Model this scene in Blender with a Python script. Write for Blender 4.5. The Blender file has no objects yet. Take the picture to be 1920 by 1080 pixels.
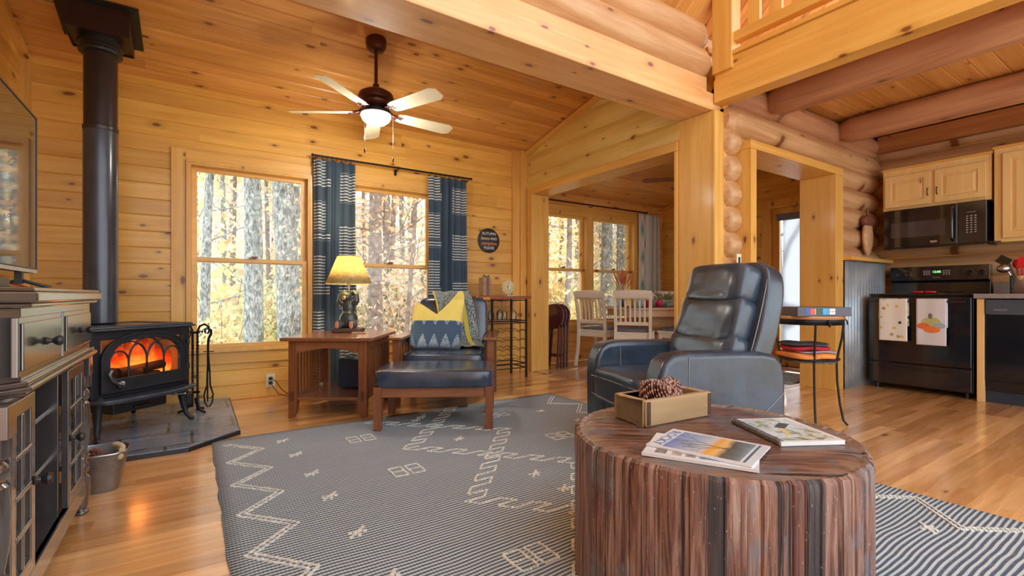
import bpy, bmesh, math, random
from mathutils import Vector, Matrix, noise as mn
R = math.radians
scene = bpy.context.scene
col = scene.collection
random.seed(7)

# ------------------------------------------------------------------ camera, world, sun, exposure
cam_d = bpy.data.cameras.new('camera')
cam = bpy.data.objects.new('camera', cam_d); col.objects.link(cam)
cam.location = (0, 0, 0.9)
cam.rotation_euler = (R(90), 0, R(-33.7))
cam_d.sensor_width = 36.0
cam_d.lens = 36.0*900/1920
cam_d.shift_y = 14/1920
cam_d.clip_start = 0.02; cam_d.clip_end = 400
scene.camera = cam

world = bpy.data.worlds.new('sky'); scene.world = world; world.use_nodes = True
wn = world.node_tree.nodes; wl = world.node_tree.links
bg = wn['Background']
tc = wn.new('ShaderNodeTexCoord'); sp = wn.new('ShaderNodeSeparateXYZ'); cr = wn.new('ShaderNodeValToRGB')
wl.new(tc.outputs['Generated'], sp.inputs[0]); wl.new(sp.outputs['Z'], cr.inputs[0]); wl.new(cr.outputs[0], bg.inputs[0])
cr.color_ramp.elements[0].position = 0.0; cr.color_ramp.elements[0].color = (0.97, 0.98, 1.0, 1)
cr.color_ramp.elements[1].position = 0.6; cr.color_ramp.elements[1].color = (0.76, 0.88, 1.0, 1)
bg.inputs['Strength'].default_value = 2.1

sun_d = bpy.data.lights.new('sun', 'SUN'); sun_d.energy = 7.0; sun_d.angle = R(1.2); sun_d.color = (1.0, 0.93, 0.80)
sun = bpy.data.objects.new('sun', sun_d); col.objects.link(sun)
sun.rotation_euler = Vector((2.06, 1.09, 1.2)).to_track_quat('Z', 'Y').to_euler()

vs = scene.view_settings
vs.view_transform = 'Standard'; vs.look = 'None'; vs.gamma = 1.0; vs.use_curve_mapping = False
vs.exposure = 0.55
scene.cycles.max_bounces = 10
scene.cycles.diffuse_bounces = 6
scene.cycles.transparent_max_bounces = 24
scene.cycles.use_denoising = True
scene.cycles.sample_clamp_indirect = 6.0
scene.cycles.caustics_reflective = False
scene.cycles.caustics_refractive = False

# ------------------------------------------------------------------ mesh builder
class MB:
    def __init__(s):
        s.v = []; s.f = []; s.mi = []; s.uv = {}; s.M = Matrix.Identity(4)
    def add(s, vs, fs, mi=0, uvs=None):
        b = len(s.v)
        s.v += [s.M @ Vector(p) for p in vs]
        for k, f in enumerate(fs):
            if uvs: s.uv[len(s.f)] = [uvs[i] for i in f]
            s.f.append([b+i for i in f]); s.mi.append(mi)
        return s
    def box(s, x0, x1, y0, y1, z0, z1, mi=0):
        vs = [(x, y, z) for z in (z0, z1) for y in (y0, y1) for x in (x0, x1)]
        return s.add(vs, [(0,2,3,1),(4,5,7,6),(0,1,5,4),(2,6,7,3),(0,4,6,2),(1,3,7,5)], mi)
    def bar(s, p0, p1, w, h, mi=0, up=(0,0,1)):
        p0 = Vector(p0); p1 = Vector(p1); d = (p1-p0).normalized(); u = Vector(up)
        if abs(d.dot(u)) > .98: u = Vector((0,1,0))
        a = d.cross(u).normalized(); b = a.cross(d).normalized()
        vs = [p+a*i*w/2+b*j*h/2 for p in (p0,p1) for i,j in ((-1,-1),(1,-1),(1,1),(-1,1))]
        return s.add(vs, [(3,2,1,0),(4,5,6,7),(0,1,5,4),(1,2,6,5),(2,3,7,6),(3,0,4,7)], mi)
    def tube(s, pts, r, seg=8, closed=False, mi=0, caps=True):
        pts = [Vector(p) for p in pts]; n = len(pts)
        rs = r if isinstance(r, (list, tuple)) else [r]*n
        vs = []; prev = None
        for i in range(n):
            if closed: t = pts[(i+1) % n]-pts[i-1]
            else: t = pts[min(i+1, n-1)]-pts[max(i-1, 0)]
            t = t.normalized() if t.length > 1e-9 else Vector((0,0,1))
            if prev is None:
                u = Vector((0,0,1)) if abs(t.z) < .9 else Vector((1,0,0))
                a = t.cross(u).normalized()
            else:
                a = prev - t*prev.dot(t)
                a = a.normalized() if a.length > 1e-6 else t.cross(Vector((0,0,1))).normalized()
            prev = a; b = t.cross(a)
            for k in range(seg):
                an = 2*math.pi*k/seg
                vs.append(pts[i]+(a*math.cos(an)+b*math.sin(an))*rs[i])
        fs = []
        m = n if closed else n-1
        for i in range(m):
            j = (i+1) % n
            for k in range(seg):
                l = (k+1) % seg
                fs.append((i*seg+k, i*seg+l, j*seg+l, j*seg+k))
        if caps and not closed:
            fs.append(tuple(range(seg))[::-1]); fs.append(tuple((n-1)*seg+k for k in range(seg)))
        return s.add(vs, fs, mi)
    def cyl(s, p0, p1, r0, r1=None, seg=20, mi=0):
        return s.tube([p0, p1], [r0, r0 if r1 is None else r1], seg, mi=mi)
    def lathe(s, prof, c=(0,0,0), seg=24, mi=0):   # prof: (r, z)
        vs = []; fs = []; n = len(prof)
        for r, z in prof:
            for k in range(seg):
                a = 2*math.pi*k/seg
                vs.append((c[0]+r*math.cos(a), c[1]+r*math.sin(a), c[2]+z))
        for i in range(n-1):
            for k in range(seg):
                l = (k+1) % seg
                fs.append((i*seg+k, i*seg+l, (i+1)*seg+l, (i+1)*seg+k))
        if prof[0][0] > 1e-5: fs.append(tuple(range(seg))[::-1])
        if prof[-1][0] > 1e-5: fs.append(tuple((n-1)*seg+k for k in range(seg)))
        return s.add(vs, fs, mi)
    def prism(s, poly, a0, a1, ax='y', mi=0):      # poly in the other two axes
        def P(p, a):
            return {'x': (a, p[0], p[1]), 'y': (p[0], a, p[1]), 'z': (p[0], p[1], a)}[ax]
        n = len(poly)
        vs = [P(p, a0) for p in poly]+[P(p, a1) for p in poly]
        fs = [tuple(range(n)), tuple(range(n, 2*n))[::-1]]+[(i, i+n, (i+1) % n+n, (i+1) % n) for i in range(n)]
        return s.add(vs, fs, mi)
    def ring(s, outer, inner, a0, a1, ax='y', mi=0):
        def P(p, a):
            return {'x': (a, p[0], p[1]), 'y': (p[0], a, p[1]), 'z': (p[0], p[1], a)}[ax]
        n = len(outer)
        vs = [P(p, a) for a in (a0, a1) for q in (outer, inner) for p in q]
        fs = []
        for i in range(n):
            j = (i+1) % n
            fs += [(i, j, n+j, n+i), (2*n+j, 2*n+i, 3*n+i, 3*n+j), (i, 2*n+i, 2*n+j, j), (n+j, 3*n+j, 3*n+i, n+i)]
        return s.add(vs, fs, mi)
    def puff(s, c, size, e=.35, seg=40, rings=24, M=None, mi=0, fn=None):   # superellipsoid = upholstered cushion
        def pw(x, p): return math.copysign(abs(x)**p, x)
        a, b, d = size[0]/2, size[1]/2, size[2]/2
        vs = []; fs = []
        for i in range(rings+1):
            h = -math.pi/2+math.pi*i/rings
            for k in range(seg):
                w = 2*math.pi*k/seg
                p = Vector((a*pw(math.cos(h), e)*pw(math.cos(w), e), b*pw(math.cos(h), e)*pw(math.sin(w), e), d*pw(math.sin(h), e if i not in (0, rings) else e)))
                if fn: p = Vector(fn(p))
                if M: p = M @ p
                vs.append(p+Vector(c))
        for i in range(rings):
            for k in range(seg):
                l = (k+1) % seg
                fs.append((i*seg+k, i*seg+l, (i+1)*seg+l, (i+1)*seg+k))
        return s.add(vs, fs, mi)
    def ball(s, c, r, seg=12, rings=8, mi=0):
        rr = r if isinstance(r, (tuple, list)) else (r, r, r)
        return s.puff(c, (rr[0]*2, rr[1]*2, rr[2]*2), 1.0, seg, rings, mi=mi)
    def sheet(s, fn, nu, nv, mi=0):                # fn(u,v)->point, with uv
        vs = []; uv = []
        for i in range(nu+1):
            for j in range(nv+1):
                vs.append(fn(i/nu, j/nv)); uv.append((i/nu, j/nv))
        fs = [(i*(nv+1)+j, (i+1)*(nv+1)+j, (i+1)*(nv+1)+j+1, i*(nv+1)+j+1) for i in range(nu) for j in range(nv)]
        return s.add(vs, fs, mi, uv)

def obj(name, mb, mats, parent=None, bevel=0, seg=2, smooth=True, angle=38, solid=0, sub=0, loc=None, rotz=0, bangle=35):
    me = bpy.data.meshes.new(name)
    me.from_pydata([tuple(v) for v in mb.v], [], mb.f)
    if not isinstance(mats, (list, tuple)): mats = [mats]
    for m in mats: me.materials.append(m)
    for i, p in enumerate(me.polygons): p.material_index = mb.mi[i]
    if mb.uv:
        ul = me.uv_layers.new(name='UVMap')
        for i, p in enumerate(me.polygons):
            if i in mb.uv:
                for k, li in enumerate(p.loop_indices): ul.data[li].uv = mb.uv[i][k]
    bm = bmesh.new(); bm.from_mesh(me)
    if not mb.uv: bmesh.ops.remove_doubles(bm, verts=bm.verts, dist=1e-5)
    bmesh.ops.dissolve_degenerate(bm, edges=bm.edges, dist=1e-6)
    bmesh.ops.recalc_face_normals(bm, faces=bm.faces)
    for f in bm.faces: f.smooth = smooth
    if smooth:
        for e in bm.edges:
            if len(e.link_faces) == 2 and e.calc_face_angle(0) > R(angle): e.smooth = False
    bm.to_mesh(me); bm.free()
    o = bpy.data.objects.new(name, me); col.objects.link(o)
    if parent: o.parent = parent
    if loc: o.location = loc
    o.rotation_euler.z = rotz
    if solid:
        m = o.modifiers.new('s', 'SOLIDIFY'); m.thickness = solid; m.offset = 0
    if bevel:
        m = o.modifiers.new('b', 'BEVEL'); m.width = bevel; m.segments = seg; m.limit_method = 'ANGLE'; m.angle_limit = R(bangle); m.harden_normals = True
    if sub:
        m = o.modifiers.new('u', 'SUBSURF'); m.levels = sub; m.render_levels = sub
    return o
def tag(o, label=None, cat=None, group=None, kind=None):
    if label: o['label'] = label
    if cat: o['category'] = cat
    if group: o['group'] = group
    if kind: o['kind'] = kind
    return o
def thing(name, label, cat, loc=(0,0,0), rotz=0, group=None, kind=None):
    o = bpy.data.objects.new(name, None); col.objects.link(o)
    o.empty_display_size = .1
    o.location = loc; o.rotation_euler.z = rotz
    return tag(o, label, cat, group, kind)
def struct(name, mb, m, label=None, **k):
    o = obj(name, mb, m, **k); o['kind'] = 'structure'
    if label: o['label'] = label
    return o
def dup(root, loc=None, rotz=None, label=None, group=None, scale=None):
    r = root.copy(); col.objects.link(r)
    if loc is not None: r.location = loc
    if rotz is not None: r.rotation_euler.z = rotz
    if scale: r.scale = scale
    if label: r['label'] = label
    if group: r['group'] = group
    for ch in list(root.children):
        c = ch.copy(); col.objects.link(c); c.parent = r
        for g in list(ch.children):
            d = g.copy(); col.objects.link(d); d.parent = c
    return r
def text(name, body, size, mat, parent, loc, rot, depth=.001, align='CENTER', sx=1, shear=0):
    cu = bpy.data.curves.new(name, 'FONT'); cu.body = body; cu.size = size; cu.extrude = depth
    cu.align_x = align; cu.align_y = 'CENTER'; cu.shear = shear; cu.resolution_u = 3
    t = bpy.data.objects.new(name, cu); col.objects.link(t)
    bpy.context.view_layer.update()
    me = bpy.data.meshes.new_from_object(t.evaluated_get(bpy.context.evaluated_depsgraph_get()))
    bpy.data.objects.remove(t)
    me.materials.clear(); me.materials.append(mat)
    o = bpy.data.objects.new(name, me); col.objects.link(o)
    o.parent = parent; o.location = loc; o.rotation_euler = rot; o.scale = (sx, 1, 1)
    return o
def rect(x0, x1, z0, z1): return [(x0, z0), (x1, z0), (x1, z1), (x0, z1)]

# ------------------------------------------------------------------ materials
class NT:
    def __init__(s, name):
        s.m = bpy.data.materials.new(name); s.m.use_nodes = True
        s.t = s.m.node_tree; s.n = s.t.nodes; s.l = s.t.links
        s.b = s.n['Principled BSDF']; s.out = s.n['Material Output']
    def put(s, sock, val):
        if hasattr(val, 'links'): s.l.new(val, sock)
        elif val is not None: sock.default_value = val
    def math(s, op, a, b=None, c=None, clamp=False):
        n = s.n.new('ShaderNodeMath'); n.operation = op; n.use_clamp = clamp
        for i, v in enumerate((a, b, c)):
            if v is not None: s.put(n.inputs[i], v)
        return n.outputs[0]
    def coord(s, kind='Object'):
        return s.n.new('ShaderNodeTexCoord').outputs[kind]
    def sep(s, v):
        n = s.n.new('ShaderNodeSeparateXYZ'); s.put(n.inputs[0], v); return n.outputs
    def comb(s, x, y, z):
        n = s.n.new('ShaderNodeCombineXYZ')
        for i, v in enumerate((x, y, z)): s.put(n.inputs[i], v)
        return n.outputs[0]
    def noise(s, v, scale, detail=4, rough=.55, dist=0, col=False):
        n = s.n.new('ShaderNodeTexNoise'); s.put(n.inputs['Vector'], v)
        n.inputs['Scale'].default_value = scale; n.inputs['Detail'].default_value = detail
        n.inputs['Roughness'].default_value = rough; n.inputs['Distortion'].default_value = dist
        return n.outputs[1 if col else 0]
    def voro(s, v, scale, out='Distance', feature='F1'):
        n = s.n.new('ShaderNodeTexVoronoi'); n.feature = feature; s.put(n.inputs['Vector'], v)
        n.inputs['Scale'].default_value = scale; return n.outputs[out]
    def white(s, v):
        n = s.n.new('ShaderNodeTexWhiteNoise'); n.noise_dimensions = '3D'; s.put(n.inputs[0], v); return n.outputs[0]
    def ramp(s, f, stops):
        n = s.n.new('ShaderNodeValToRGB'); s.put(n.inputs[0], f); e = n.color_ramp.elements
        while len(e) < len(stops): e.new(.5)
        for i, (p, c) in enumerate(stops):
            e[i].position = p; e[i].color = (c, c, c, 1) if isinstance(c, (int, float)) else (*c[:3], 1)
        return n.outputs[0]
    def mix(s, f, a, b, mode='MIX'):
        n = s.n.new('ShaderNodeMix'); n.data_type = 'RGBA'; n.blend_type = mode
        s.put(n.inputs[0], f)
        for i, v in ((6, a), (7, b)):
            if isinstance(v, tuple): v = (*v[:3], 1)
            s.put(n.inputs[i], v)
        return n.outputs[2]
    def bump(s, h, strength=.3, dist=.01, normal=None):
        n = s.n.new('ShaderNodeBump'); s.put(n.inputs['Height'], h)
        n.inputs['Strength'].default_value = strength; n.inputs['Distance'].default_value = dist
        if normal: s.l.new(normal, n.inputs['Normal'])
        return n.outputs[0]
    def fin(s, color, rough=.5, metal=0, spec=.5, coat=0, normal=None, emit=None, estr=0, sheen=0, coatr=.1):
        b = s.b
        if isinstance(color, tuple): color = (*color[:3], 1)
        s.put(b.inputs['Base Color'], color); s.put(b.inputs['Roughness'], rough)
        s.put(b.inputs['Metallic'], metal); s.put(b.inputs['Specular IOR Level'], spec)
        b.inputs['Coat Weight'].default_value = coat; b.inputs['Coat Roughness'].default_value = coatr
        b.inputs['Sheen Weight'].default_value = sheen
        if normal: s.l.new(normal, b.inputs['Normal'])
        if emit is not None:
            if isinstance(emit, tuple): emit = (*emit[:3], 1)
            s.put(b.inputs['Emission Color'], emit); s.put(b.inputs['Emission Strength'], estr)
        return s.m

def plain(name, c, rough=.5, metal=0, var=.12, scale=8, bump=0, coat=0, spec=.5, sheen=0, bscale=60):
    t = NT(name); v = t.coord()
    f = t.noise(v, scale, 5)
    a = tuple(x*(1-var) for x in c); b = tuple(min(1, x*(1+var)) for x in c)
    cc = t.mix(t.ramp(f, [(.3, 0), (.7, 1)]), a, b)
    nm = t.bump(t.noise(v, bscale, 3), bump, .004) if bump else None
    rr = t.math('MULTIPLY_ADD', f, .15, rough-.07)
    return t.fin(cc, rr, metal, spec, coat, nm, sheen=sheen)

def wood(name, c1, c2, ax='x', rough=.42, knots=0.0, kcol=(.22,.07,.02), row=None, blen=None, var=.25, grain=1.0, coat=.15, rx='y', gs=1.0, dark=None, jit=0, bmp=.15):
    """c1 light, c2 darker grain; ax = length axis; row = board width along rx, blen = board length"""
    t = NT(name); o = t.sep(t.coord())
    ix = {'x': 0, 'y': 1, 'z': 2}
    L = o[ix[ax]]; rest = [k for k in 'xyz' if k != ax]
    U = o[ix[rest[0]]]; W = o[ix[rest[1]]]
    off = 0; off2 = 0
    if row:
        UU = o[ix[rx]]
        ri = t.math('FLOOR', t.math('DIVIDE', UU, row))
        r1 = t.white(t.comb(ri, 3.3, 1.7))
        if blen:
            li = t.math('FLOOR', t.math('ADD', t.math('DIVIDE', L, blen), t.math('MULTIPLY', r1, 7.3)))
        else: li = 0.0
        off = t.white(t.comb(ri, li, 5.1)); off2 = t.white(t.comb(ri, li, 9.7))
        Ls = t.math('ADD', L, t.math('MULTIPLY', off, 13.0)); Us = t.math('ADD', U, t.math('MULTIPLY', off, 5.0))
    else: Ls, Us = L, U
    g = t.noise(t.comb(t.math('MULTIPLY', Ls, 1.1*gs), t.math('MULTIPLY', Us, 16*gs), t.math('MULTIPLY', W, 16*gs)), 1.0, 6, .6, .6)
    fine = t.noise(t.comb(t.math('MULTIPLY', Ls, 4*gs), t.math('MULTIPLY', Us, 120*gs), t.math('MULTIPLY', W, 120*gs)), 1.0, 2, .5)
    f = t.ramp(g, [(.35, 0), (.68, 1)])
    c = t.mix(t.math('MULTIPLY', f, grain), c1, c2)
    c = t.mix(t.math('MULTIPLY', fine, .25*grain), c, c2)
    big = t.noise(t.comb(t.math('MULTIPLY', Ls, .9), t.math('MULTIPLY', Us, 2.5), W), 1.0, 2)
    c = t.mix(t.ramp(big, [(.4, 0), (.7, .35)]), c, tuple(x*.72 for x in c2))
    if row:
        b = t.math('MULTIPLY_ADD', off2, var, 1-var/2)
        c = t.mix(1.0, c, t.comb(b, t.math('POWER', b, 1.3), t.math('POWER', b, 1.6)), 'MULTIPLY')
    if knots:
        kv = t.comb(t.math('MULTIPLY', Ls, 3.0), t.math('MULTIPLY', Us if row else t.math('ADD', Us, W), 6.2), 0.0)
        n = t.n.new('ShaderNodeTexVoronoi'); n.voronoi_dimensions = '2D'; t.put(n.inputs['Vector'], kv); n.inputs['Scale'].default_value = 1.0
        d = t.math('ADD', n.outputs['Distance'], t.math('MULTIPLY_ADD', t.noise(kv, 6, 2), .10, -.05))
        pick = t.sep(n.outputs['Color'])
        on = t.math('LESS_THAN', pick[0], knots)
        rad = t.math('MULTIPLY_ADD', pick[1], .085, .045)
        q = t.math('DIVIDE', d, rad)
        k1 = t.math('MULTIPLY', t.ramp(q, [(.55, 1), (1.0, 0)]), on)
        halo = t.math('MULTIPLY', t.ramp(t.math('DIVIDE', q, 2.6), [(.3, .45), (1.0, 0)]), on)
        c = t.mix(halo, c, tuple(x*.6 for x in c2)); c = t.mix(k1, c, kcol)
    rr = t.math('MULTIPLY_ADD', g, .12, rough-.06)
    return t.fin(c, rr, 0, .5, coat, t.bump(t.math('MULTIPLY_ADD', fine, .4, g), bmp, .002), coatr=.15)

def leather(name, c, rough=.33):
    t = NT(name); v = t.coord()
    w = t.voro(v, 260, feature='SMOOTH_F1')
    big = t.noise(v, 5, 4)
    cc = t.mix(t.ramp(big, [(.3,0),(.7,1)]), tuple(x*.5 for x in c), tuple(x*1.4 for x in c))
    n1 = t.bump(w, .12, .002); n2 = t.bump(t.noise(v, 7, 3, .5, .1), .18, .02, n1)
    return t.fin(cc, t.math('MULTIPLY_ADD', big, .15, rough-.07), 0, .6, .4, n2, coatr=.2)

def glassy(name, tint=(1,1,1), refl=1.0, rough=0.0):
    t = NT(name)
    tr = t.n.new('ShaderNodeBsdfTransparent'); tr.inputs[0].default_value = (*tint, 1)
    gl = t.n.new('ShaderNodeBsdfGlossy'); gl.inputs['Roughness'].default_value = rough
    fr = t.n.new('ShaderNodeFresnel'); fr.inputs[0].default_value = 1.45
    mx = t.n.new('ShaderNodeMixShader')
    t.l.new(t.math('MULTIPLY', fr.outputs[0], refl), mx.inputs[0])
    t.l.new(tr.outputs[0], mx.inputs[1]); t.l.new(gl.outputs[0], mx.inputs[2]); t.l.new(mx.outputs[0], t.out.inputs[0])
    return t.m
def emis(name, c, s):
    t = NT(name); return t.fin(c, .5, emit=c, estr=s)

PINE1, PINE2 = (.80,.46,.13), (.66,.31,.065)
ROW = .128
M = {}
M['wall'] = wood('pine wall planks', (.83,.50,.12), (.66,.33,.055), knots=.42, row=ROW, blen=3.1, rough=.36, var=.26, rx='y')
M['ceil'] = wood('pine ceiling planks', (.82,.45,.14), (.61,.27,.058), knots=.50, row=ROW, blen=3.3, rough=.33, var=.28, rx='y')
M['px'] = wood('pine trim along x', (.84,.52,.14), (.72,.37,.07), 'x', knots=.18)
M['py'] = wood('pine trim along y', (.84,.52,.14), (.72,.37,.07), 'y', knots=.18)
M['pz'] = wood('pine trim upright', (.84,.52,.14), (.70,.36,.07), 'z', knots=.22)
M['beam'] = wood('pale planed beam', (.82,.52,.23), (.68,.33,.12), 'x', knots=.3, kcol=(.28,.10,.10))
M['log'] = wood('peeled log', (.80,.55,.30), (.50,.24,.09), 'x', knots=.3, rough=.42, bmp=.4, gs=.8)
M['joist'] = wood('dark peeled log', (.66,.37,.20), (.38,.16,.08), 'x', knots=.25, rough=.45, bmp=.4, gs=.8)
M['siding'] = wood('log siding', (.78,.58,.18), (.62,.40,.09), 'x', knots=.35, rough=.4)
M['floor'] = wood('hickory floor boards', (.84,.49,.21), (.60,.27,.08), 'x', knots=.06, row=.09, blen=1.1, var=.50, rough=.24, rx='y', coat=.5, gs=1.2, bmp=.05)
M['mission'] = wood('cherry stained oak', (.30,.10,.035), (.17,.05,.018), 'z', rough=.28, coat=.4, gs=1.5)
M['missionx'] = wood('cherry stained oak top', (.34,.13,.05), (.20,.065,.025), 'x', rough=.25, coat=.5, gs=1.5)
M['cab'] = wood('clear pine cabinet', (.88,.66,.31), (.80,.54,.21), 'z', knots=.05, rough=.35)
M['barn'] = wood('old box wood', (.50,.34,.18), (.33,.20,.09), 'x', rough=.7, coat=0, knots=.15)
M['tabletop'] = wood('dining table oak', (.62,.32,.11), (.45,.20,.06), 'x', rough=.3)
M['console'] = wood('espresso painted wood', (.075,.066,.064), (.042,.036,.036), 'z', rough=.20, coat=1.0)
M['console'].node_tree.nodes['Principled BSDF'].inputs['Coat IOR'].default_value = 2.2
M['white'] = plain('cream painted wood', (.80,.79,.70), .4, var=.05)
M['iron'] = plain('black cast iron', (.028,.03,.036), .48, .55, bump=.25, bscale=250, var=.2)
M['enamel'] = plain('blue black enamel', (.05,.06,.082), .3, .3, var=.2, coat=.4)
M['black'] = plain('black paint', (.015,.014,.014), .4, var=.2)
M['blackmetal'] = plain('black wrought iron', (.02,.018,.018), .45, .6, var=.2)
M['gloss'] = plain('gloss black appliance', (.009,.012,.019), .10, var=.1, coat=.8)
M['glossglass'] = plain('black appliance glass', (.008,.009,.014), .05, var=.1, coat=1.0)
M['slate'] = None
M['leather'] = leather('blue black leather', (.027,.048,.078), .30)
M['leather2'] = leather('dark navy leather', (.028,.046,.080), .22)
M['thread'] = plain('grey stitching', (.35,.36,.38), .8)
M['steel'] = plain('brushed steel', (.55,.56,.58), .28, 1, var=.1)
M['chrome'] = plain('chrome', (.8,.8,.82), .08, 1, var=.02)
M['glass'] = glassy('window glass', (1,1,1), .7)
M['stemglass'] = glassy('drinking glass', (.96,.98,1), 2.2)
M['bronze'] = plain('oil rubbed bronze', (.10,.035,.025), .35, .6, var=.2)
M['blade'] = plain('pale fan blade', (.74,.66,.47), .45, var=.08)
M['granite'] = plain('grey counter laminate', (.28,.27,.27), .25, var=.25, scale=120)
M['red'] = plain('red silicone', (.65,.02,.03), .35, var=.1)
M['redcloth'] = plain('red cloth', (.50,.015,.03), .85, var=.15, bump=.3)
M['orange'] = plain('orange cloth', (.78,.27,.06), .8, var=.2, bump=.3)
M['paper'] = plain('white paper', (.82,.82,.80), .55, var=.04)
M['plastic'] = plain('ivory plastic', (.78,.75,.62), .4, var=.03)
M['rope'] = plain('jute rope', (.62,.47,.28), .9, var=.25, bump=.8, bscale=180)
M['maroon'] = plain('maroon lacquer', (.075,.018,.022), .22, var=.2, coat=.6)
M['cushion'] = plain('grey blue seat cushion', (.16,.19,.24), .85, var=.2, bump=.3)
M['seatpad'] = M['cushion']
# slate hearth tiles
def mk_slate():
    t = NT('slate hearth tile'); v = t.coord(); o = t.sep(v)
    n = t.n.new('ShaderNodeTexBrick'); t.put(n.inputs['Vector'], v)
    n.inputs['Scale'].default_value = 1.0; n.inputs['Mortar Size'].default_value = .009
    n.inputs['Brick Width'].default_value = .36; n.inputs['Row Height'].default_value = .31; n.offset = .35
    n.inputs['Color1'].default_value = (.13,.165,.23,1); n.inputs['Color2'].default_value = (.21,.25,.33,1); n.inputs['Mortar'].default_value = (.03,.035,.045,1)
    f = t.noise(v, 7, 5)
    c = t.mix(t.ramp(f, [(.35,0),(.75,.5)]), n.outputs[0], (.26,.27,.30))
    return t.fin(c, t.math('MULTIPLY_ADD', f, .25, .16), 0, .5, .3, t.bump(t.math('ADD', t.math('MULTIPLY', f, .3), t.math('MULTIPLY', n.outputs[1], -1.5)), .3, .005))
M['slate'] = mk_slate()

# ------------------------------------------------------------------ boards
def boards(name, O, L, U, N, w, h, holes=(), mat=None, row=ROW, th=.02, g=.006, prof='v', kind='structure', label=None, parent=None, fill=None):
    mb = MB(); nrow = int(math.ceil(h/row))
    for r in range(nrow):
        y0 = r*row; y1 = min(h, y0+row)
        if y1-y0 < .003: continue
        cuts = sorted(set([0, w]+[x for hh in holes for x in hh[:2] if 0 < x < w]))
        for a, b in zip(cuts[:-1], cuts[1:]):
            spans = [(y0, y1)]
            for hh in holes:
                if hh[0] <= a+1e-6 and hh[1] >= b-1e-6:
                    ns = []
                    for s0, s1 in spans:
                        if hh[3] <= s0 or hh[2] >= s1: ns.append((s0, s1)); continue
                        if hh[2] > s0: ns.append((s0, hh[2]))
                        if hh[3] < s1: ns.append((hh[3], s1))
                    spans = ns
            for s0, s1 in spans:
                if s1-s0 < .004: continue
                if prof == 'v':
                    gg0 = g if s0 == y0 else 0; gg1 = g if s1 == y1 else 0
                    P = [(s0, -th), (s0, -gg0), (s0+max(gg0, .0005), 0), (s1-max(gg1, .0005), 0), (s1, -gg1), (s1, -th)]
                else:
                    P = [(s0, -th)]
                    for k in range(9):
                        y = s0+(s1-s0)*k/8; q = 2*(y-y0)/row-1
                        P.append((y, .035*(math.sqrt(max(0, 1-(q*.97)**2))-.55)))
                    P.append((s1, -th))
                n = len(P)
                vs = [(a, p[0], p[1]) for p in P]+[(b, p[0], p[1]) for p in P]
                fs = [tuple(range(n)), tuple(range(n, 2*n))[::-1]]+[(i, i+n, (i+1) % n+n, (i+1) % n) for i in range(n)]
                mb.add(vs, fs)
    o = obj(name, mb, mat, smooth=(prof != 'v'), parent=parent)
    L = Vector(L).normalized(); U = Vector(U).normalized(); Nn = Vector(N).normalized()
    m = Matrix.Identity(4)
    for i in range(3): m[i][0] = L[i]; m[i][1] = U[i]; m[i][2] = Nn[i]; m[i][3] = O[i]
    o.matrix_world = m
    if kind: o['kind'] = kind
    if label: o['label'] = label
    return o
def log(name, p0, p1, r, mat, seed=0, taper=.35, kind='structure', label=None, parent=None):
    """a peeled log with a slightly wandering surface and chiselled ends; local x is its length"""
    p0 = Vector(p0); p1 = Vector(p1); Ln = (p1-p0).length; n = max(6, int(Ln/.09)); seg = 28
    vs = []; fs = []
    for i in range(n+1):
        x = Ln*i/n
        e = min(x, Ln-x); k = 1.0 if e > .07 else (1-taper)+taper*math.sqrt(max(0, 1-(1-e/.07)**2))
        for j in range(seg):
            a = 2*math.pi*j/seg
            d = 1+.05*mn.noise(Vector((x*1.3+seed*7.1, math.cos(a)*1.3, math.sin(a)*1.3)))+.018*mn.noise(Vector((x*6+seed*3, math.cos(a)*3, math.sin(a)*3)))
            vs.append((x, r*k*d*math.cos(a), r*k*d*math.sin(a)))
    for i in range(n):
        for j in range(seg):
            l = (j+1) % seg; fs.append((i*seg+j, i*seg+l, (i+1)*seg+l, (i+1)*seg+j))
    fs.append(tuple(range(seg))[::-1]); fs.append(tuple(n*seg+j for j in range(seg)))
    mb = MB(); mb.add(vs, fs); o = obj(name, mb, mat, angle=50, parent=parent)
    d = (p1-p0).normalized(); o.matrix_world = Matrix.Translation(p0) @ d.to_track_quat('X', 'Z').to_matrix().to_4x4()
    if kind: o['kind'] = kind
    if label: o['label'] = label
    return o

# ------------------------------------------------------------------ room shell
CW = 2.61; SL = .22          # shed ceiling: height at the window wall, slope
YW = 4.75; XL = -1.0; XP = 3.36; XR = 6.2; YD = 5.0
mb = MB(); mb.box(-1.2, 6.6, -2.6, 5.0, -.06, 0)
struct('floor', mb, M['floor'])
# window wall of the living room
W1 = (-.04, .926); W2 = (1.17, 2.17); WZ = (.42, 2.01)
boards('wall_back', (XL-.05, YW, 0), (1,0,0), (0,0,1), (0,-1,0), XP-XL+.05, 2.75,
       holes=[(W1[0]-XL+.05, W1[1]-XL+.05, *WZ), (W2[0]-XL+.05, W2[1]-XL+.05, *WZ)], mat=M['wall'], th=.15)
boards('wall_left', (XL, YW+.1, 0), (0,-1,0), (0,0,1), (1,0,0), 6.8, 5.2, mat=M['wall'], th=.12)
# ceiling of the addition (sloping up towards the camera)
ca = math.atan(SL)
boards('ceiling', (XL-.05, YW+.02, CW), (1,0,0), (0,-math.cos(ca),math.sin(ca)), (0,-math.sin(ca),-math.cos(ca)), XP-XL+.12, 2.42/math.cos(ca), mat=M['ceil'], th=.05, g=.009)
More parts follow.
